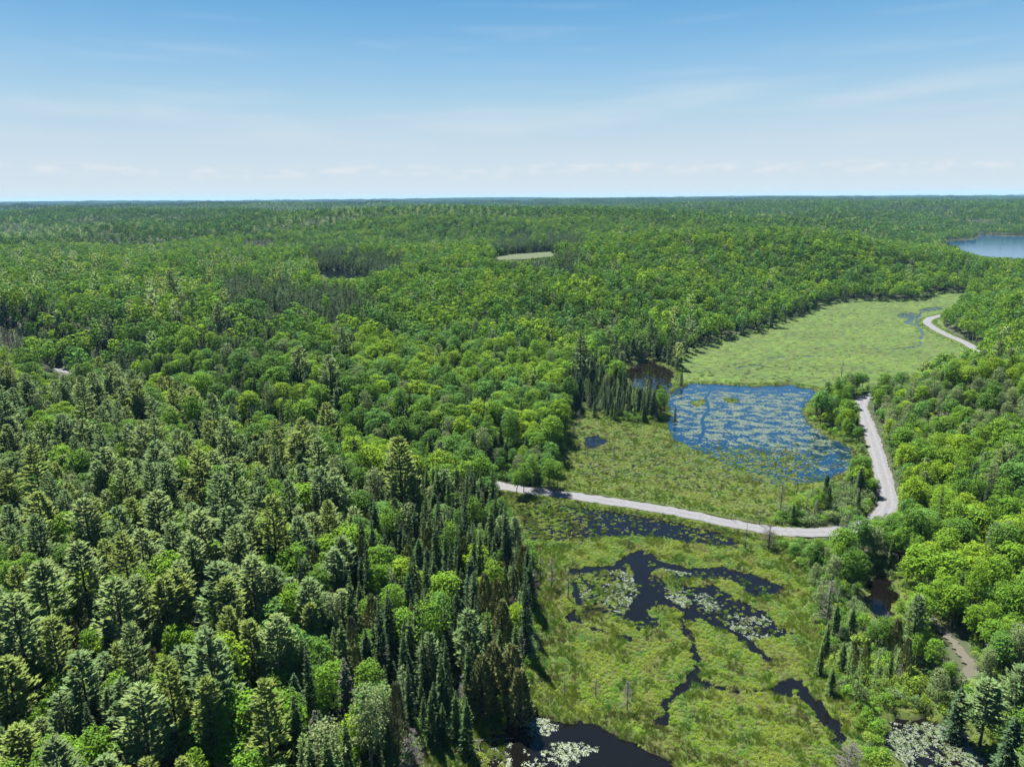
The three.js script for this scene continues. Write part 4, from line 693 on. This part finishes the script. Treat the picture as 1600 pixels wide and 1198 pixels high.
// ------------------------------------------------------------------ marsh plants
{
  const tuft = (seed, n, h, w, spread) => { const L = new Leaves(seed); for (let i = 0; i < n; i++) { const a = L.r() * 6.28, d = Math.sqrt(L.r()) * spread; L.blade([Math.cos(a) * d, -0.03, Math.sin(a) * d], [L.g() * 1.1, 0.8, L.g() * 1.1], h * (0.6 + 0.6 * L.r()), w, [Math.cos(a), 0.1, Math.sin(a)]); } return L.geo(); };
  const heath = (seed) => { const L = new Leaves(seed); for (let i = 0; i < 34; i++) { const d = L.dir(); d[1] = Math.abs(d[1]); L.leaf(d[0] * 0.36, 0.03 + d[1] * 0.28, d[2] * 0.36, [d[0] + L.g() * 0.7, d[1] + 0.5, d[2] + L.g() * 0.7], 0.17 * (0.7 + 0.6 * L.r()), 0.7); } return L.geo(); };
  const sedge = [tuft(501, 18, 0.65, 0.07, 0.36), tuft(502, 16, 0.5, 0.075, 0.4), tuft(503, 18, 0.8, 0.07, 0.34)], mound = [heath(511), heath(512), heath(513)];
  const big = [tuft(521, 24, 0.42, 0.1, 0.8), tuft(522, 24, 0.36, 0.1, 0.9)];
  const pad = (() => { const L = new Leaves(531); for (let i = 0; i < 7; i++) { const a = i / 7 * 6.28 + 0.3, b = (i + 1) / 7 * 6.28 + 0.3; if (i === 6) break; L.tri([0, 0, 0], [Math.cos(b) * 0.17, 0.012, Math.sin(b) * 0.17], [Math.cos(a) * 0.17, 0.012, Math.sin(a) * 0.17], [1, 1, 1]); } return L.geo(); })();
  const raft = (() => { const L = new Leaves(541); const parts = []; for (let q = 0; q < 9; q++) { const x = L.g() * 0.5, z = L.g() * 0.5, s = 0.11 + 0.1 * L.r(), t = [L.g() * 0.06, L.g() * 0.06], a0 = L.r() * 6, k = 0.85 + 0.3 * L.r(); for (let i = 0; i < 5; i++) { const a = a0 + i / 6 * 6.28, b = a0 + (i + 1) / 6 * 6.28, P = (u, v) => [x + u, 0.004 + q * 0.0012 + Math.max(0, u * t[0] + v * t[1]), z + v]; L.tri(P(0, 0), P(Math.cos(b) * s, Math.sin(b) * s), P(Math.cos(a) * s, Math.sin(a) * s), [k, k, k]); } } return L.geo(); })();
  const sedgeL = sedge.map(() => []), moundL = mound.map(() => []), bigL = big.map(() => []), rafts = [];
  const r = mulberry(99);
  const lilies = [ // photo outline, density, plants whiteness
    [[[985, 895], [1002, 890], [1000, 950], [965, 962], [940, 945], [960, 905]], 0.62], [[[1010, 868], [1035, 880], [1080, 895], [1060, 900], [1030, 892]], 0.5], [[[1045, 900], [1055, 905], [1085, 945], [1070, 950], [1040, 935]], 0.6], [[[1085, 930], [1120, 925], [1145, 935], [1120, 955], [1090, 950]], 0.5], [[[1130, 960], [1200, 965], [1230, 985], [1180, 1002], [1140, 985]], 0.5], [[[960, 885], [985, 880], [1000, 900], [960, 905]], 0.45], [[[1090, 965], [1140, 975], [1160, 995], [1100, 985]], 0.4], [[[890, 890], [960, 890], [960, 960], [900, 950]], 0.3],
    [[[815, 1128], [850, 1122], [872, 1132], [860, 1150], [830, 1150]], 0.8], [[[815, 1175], [870, 1160], [935, 1162], [925, 1182], [890, 1186], [880, 1215], [820, 1230]], 0.6], [[[740, 1180], [800, 1160], [800, 1230], [720, 1230]], 0.5],
    [[[1058, 616], [1110, 612], [1160, 614], [1215, 616], [1262, 612], [1250, 640], [1262, 662], [1300, 690], [1305, 705], [1240, 705], [1180, 698], [1120, 692], [1080, 688], [1062, 672], [1050, 640]], 0.57], [[[1042, 626], [1056, 608], [1085, 601], [1130, 606], [1270, 610], [1256, 640], [1264, 662], [1300, 687], [1330, 703], [1326, 732], [1255, 752], [1150, 728], [1080, 704], [1050, 676]], 0.3], [[[1080, 690], [1320, 700], [1330, 735], [1250, 748], [1130, 722]], 0.24],
    [[[940, 795], [985, 800], [1000, 835], [960, 838], [930, 825]], 0.2], [[[1385, 1125], [1480, 1132], [1515, 1152], [1540, 1200], [1560, 1250], [1450, 1250], [1390, 1170]], 0.72],
    [[[1402, 488], [1474, 478], [1474, 486], [1410, 498]], 0.5], [[[1425, 500], [1445, 500], [1445, 545], [1425, 545]], 0.3],
  ].map(([p, d]) => [region(world(p)), d]);
  const gA = [0.122, 0.208, 0.014], gB = [0.158, 0.216, 0.020], gC = [0.110, 0.116, 0.030], gD = [0.17, 0.16, 0.075], gE = [0.076, 0.168, 0.021];
  const pickTone = (x, z) => { const n = fbm(noiseA, x / 13 + 4, z / 13, 3), m = fbm(noiseC, x / 17 + 9, z / 17, 3), t = r(); const a = m > 0.3 && t < 0.6 ? gC : n > 0.1 ? gB : n < -0.35 ? gE : gA; const b = t > 0.95 ? gD : a, k = mix(0.82, 1.18, r()); return C(b[0] * k, b[1] * k, b[2] * k); };
  function sow(keys, per, far) {
    const b = region(keys.flatMap(k => WET[k].pts)), n = Math.round((b.x1 - b.x0) * (b.z1 - b.z0) * per);
    for (let i = 0; i < n; i++) {
      const x = mix(b.x0 - 3, b.x1 + 3, r()), z = mix(b.z0 - 3, b.z1 + 3, r()), wd = wetDist(x, z, keys); if (wd > 3.5) continue;
      const p = toPixel(x, 0, z); if (!p || (far && fbm(noiseC, x / 14, z / 8, 3) < 0.15) || p[1] > 1240 || p[0] > 1680 || p[0] < -60) continue;
      if (roadDist(x, z) < 3.9) continue;
      const y = marshHeight(x, z, wetDist(x, z, nearWet)); if (y < 0.02 && (y < -0.1 || r() < 0.45)) continue;
      const t = { x, y: Math.max(y, -0.02) - 0.02, z, rot: r() * 6.28, s: mix(0.65, 1.25, r()), c: pickTone(x, z) };
      if (far) { t.c.multiplyScalar(1.0); bigL[i % 2].push(t); continue; }
      const tall = fbm(noiseB, x / 9, z / 9, 2) + (wd > -5 ? 0.35 : 0) + (p[1] > 850 && p[0] < 900 ? 0.35 : 0);
      if (tall > 0.15) { t.sy = t.s * mix(0.8, 1.5, r()); sedgeL[i % 3].push(t); } else moundL[i % 3].push(t);
    }
  }
  sow(['lowerBog', 'bottomPond'], 4.6); sow(['upperBog', 'smallPond'], 2.4); sow(['meadow'], 0.7, true); sow(['lilyPond', 'brownPond'], 1.2);
  for (const [reg, dens] of lilies) {
    const area = (reg.x1 - reg.x0) * (reg.z1 - reg.z0), n = Math.min(120000, Math.round(area * 11));
    for (let i = 0; i < n; i++) {
      const x = mix(reg.x0, reg.x1, r()), z = mix(reg.z0, reg.z1, r()); if (signed(reg, x, z) > 1.2 * noiseA(x / 3, z / 3)) continue;
      const pt = 0.5 + 0.66 * fbm(noiseB, x / 9 + 2, z / 7, 5) + 0.22 * noiseC(x / 1.7, z / 1.7); if (pt > dens - 0.06 + 0.3 * (r() - 0.5)) continue;
      let skip = false; for (const c of channels) if (lineDist(c.line, x, z) < c.w * 1.2) skip = true; if (skip) continue;
      const wd = wetDist(x, z, nearWet); if (wd > -0.3 || marshHeight(x, z, wd) > -0.01) continue;
      const k = mix(0.8, 1.15, r()), g = r(); rafts.push({ x, y: 0.012, z, rot: r() * 6.28, s: mix(0.28, 0.62, r()), c: g < 0.42 ? C(0.055 * k, 0.085 * k, 0.022 * k) : C(0.125 * k, 0.146 * k, 0.112 * k) });
    }
  }
  const bladeMat = leafMat(1, 1, 1, 0.3), padMat = new THREE.MeshPhysicalMaterial({ color: 0xffffff, vertexColors: true, roughness: 0.38, side: THREE.DoubleSide });
  const g1 = stuffGroup('sedge'); sedge.forEach((q, i) => instanced('blades', q, bladeMat, sedgeL[i], g1)); big.forEach((q, i) => instanced('blades', q, bladeMat, bigL[i], g1));
  const g2 = stuffGroup('bog_heath'); mound.forEach((q, i) => instanced('sprigs', q, bladeMat, moundL[i], g2));
  const g3 = stuffGroup('lily_pads'); instanced('pads', raft, padMat, rafts, g3);
  // verges of the road and the rank growth along the shores
  const verge = [[], [], []];
  for (let i = 0; i < 9000; i++) { const q = Math.floor(r() * (roadLine.length - 1)), [ax, az] = roadLine[q], [bx, bz] = roadLine[q + 1], l = Math.hypot(bx - ax, bz - az), t = r(), side = r() < 0.5 ? -1 : 1, o = side * mix(3.4, 7, Math.pow(r(), 0.8)), x = ax + (bx - ax) * t - (bz - az) / l * o, z = az + (bz - az) * t + (bx - ax) / l * o, y = groundY(x, z); if (y < 0.05 || Math.hypot(x, z) > 900) continue; const k = mix(0.85, 1.15, r()); verge[i % 3].push({ x, y: y - 0.03, z, rot: r() * 6.28, s: mix(0.5, 0.95, r()), c: C(0.10 * k, 0.19 * k, 0.022 * k) }); }
  const g4 = stuffGroup('verge_grass'); sedge.forEach((q, i) => instanced('blades', q, bladeMat, verge[i], g4));
  console.log('sedge', sedgeL.map(l => l.length), 'heath', moundL.map(l => l.length), 'meadow', bigL.map(l => l.length), 'rafts', rafts.length);
}

// ------------------------------------------------------------------ fallen logs in the shallows
{
  const logs = [[[692, 1160], [800, 1152], 0.16, 'long fallen log lying across the shallows of the bottom pond'], [[752, 1148], [748, 1172], 0.12, 'short log end standing square to the long fallen log'], [[705, 1172], [745, 1195], 0.14, 'dark fallen log half sunk at the foot of the shallows'], [[745, 1192], [800, 1180], 0.1, 'thin pale fallen log beside the lily rafts'], [[1155, 868], [1180, 885], 0.14, 'dark fallen trunk in the scrub below the causeway']];
  for (const [a, b, rad, label] of logs) {
    const A = onPlane(a[0], a[1], 0.15), B = onPlane(b[0], b[1], 0.15), L = new Leaves(Math.round(a[0])); const seg = 5; let prev = null;
    const o = new THREE.Group(); o.position.set(A[0], 0.12, A[1]);
    for (let i = 0; i <= seg; i++) { const t = i / seg, p = [(B[0] - A[0]) * t + L.g() * 0.25, L.g() * 0.05, (B[1] - A[1]) * t + L.g() * 0.25]; if (prev) L.stick(prev, p, rad * (1 - (t - 0.2) * 0.5), rad * (1 - t * 0.5), 7); prev = p; }
    const T = new Leaves(3 + Math.round(a[1])); for (let i = 0; i < 6; i++) { const t = 0.3 + T.r() * 0.6, p = [(B[0] - A[0]) * t, 0, (B[1] - A[1]) * t]; T.stick(p, [p[0] + T.g() * 1.2, 0.35 + T.r() * 0.5, p[2] + T.g() * 1.2], 0.05, 0.012, 4); }
    const m = new THREE.Mesh(L.geo(), deadWood), n = new THREE.Mesh(T.geo(), deadWood); m.name = 'trunk'; n.name = 'branch_stubs'; o.add(m, n); o.name = numbered('fallen_log'); tag(o, label, 'log', 'logs in the shallows'); scene.add(shadowy(o));
  }
}

// ------------------------------------------------------------------ far off: cabins by the lake and a mast
{
  const wallM = solidMat(0.26, 0.25, 0.24), roofM = solidMat(0.17, 0.165, 0.165), dark = solidMat(0.03, 0.03, 0.035, 0.3), wood = solidMat(0.24, 0.15, 0.09);
  function cabin(px, py, w, d, h, wm, label, dist) {
    let x, z; if (dist) { const q = rayDir(px, py), l = Math.hypot(q.x, q.z); x = q.x / l * dist; z = q.z / l * dist; } else[x, z] = onPlane(px, py, 1);
    const g = new THREE.Group(), y = terrain(x, z); g.position.set(x, y - 0.3, z); g.rotation.y = 0.3;
    const add = (geo, m, n, p) => { const o = new THREE.Mesh(geo, m); o.name = n; (p || g).add(o); return o; };
    const wl = add(new THREE.BoxGeometry(w, h, d), wm, 'wall'); wl.position.y = h / 2;
    const s = new THREE.Shape([[-d / 2 - 0.6, 0], [d / 2 + 0.6, 0], [0, d * 0.36]].map(p => new THREE.Vector2(...p))), rg = new THREE.ExtrudeGeometry(s, { depth: w + 1, bevelEnabled: false }); rg.translate(0, 0, -w / 2 - 0.5); rg.rotateY(Math.PI / 2);
    const rf = add(rg, roofM, 'roof'); rf.position.y = h + 0.01;
    for (const k of [-0.3, 0.3]) { const o = add(new THREE.BoxGeometry(w * 0.2, h * 0.4, 0.1), dark, 'window'); o.position.set(w * k, h * 0.55, d / 2 + 0.03); }
    const dr = add(new THREE.BoxGeometry(1.1, 2.1, 0.1), wood, 'door'); dr.position.set(0, 1.1, d / 2 + 0.04);
    g.name = numbered('cabin'); tag(g, label, 'cabin'); scene.add(shadowy(g));
  }
  cabin(1477, 372.5, 14, 8, 4, wood, 'brown cabin at the foot of the wooded lake point', 1400);
  cabin(1494, 380.5, 10, 7, 3.4, wallM, 'pale boathouse on the near lake shore', 1290);
  cabin(1504, 346, 16, 10, 5, wallM, 'white house in the clearing above the lake', 2150);
  const q = rayDir(1193, 330), l = Math.hypot(q.x, q.z), D = 3600, x = q.x / l * D, z = q.z / l * D, y = terrain(x, z), L = new Leaves(5), Bm = new Leaves(6);
  for (const [a, b] of [[-1, -1], [1, -1], [0, 1.2]]) L.stick([a * 1.6, 0, b * 1.6], [a * 0.4, 62, b * 0.4], 0.35, 0.2, 4);
  for (let i = 0; i < 20; i++) { const f = i / 20, k = mix(1.6, 0.4, f), c = [[-1, -1], [1, -1], [0, 1.2]]; for (let s = 0; s < 3; s++) { const A = c[s], E = c[(s + 1) % 3]; Bm.stick([A[0] * k, f * 62, A[1] * k], [E[0] * k, f * 62 + 3, E[1] * k], 0.12, 0.12, 3); } }
  const g = new THREE.Group(), m1 = new THREE.Mesh(L.geo(), wallM), m2 = new THREE.Mesh(Bm.geo(), wallM); m1.name = 'mast_legs'; m2.name = 'lattice'; g.add(m1, m2); g.position.set(x, y, z); g.name = 'radio_mast'; tag(g, 'thin pale lattice mast rising from the far forest', 'mast'); scene.add(shadowy(g));
}
renderer.render(scene, camera);
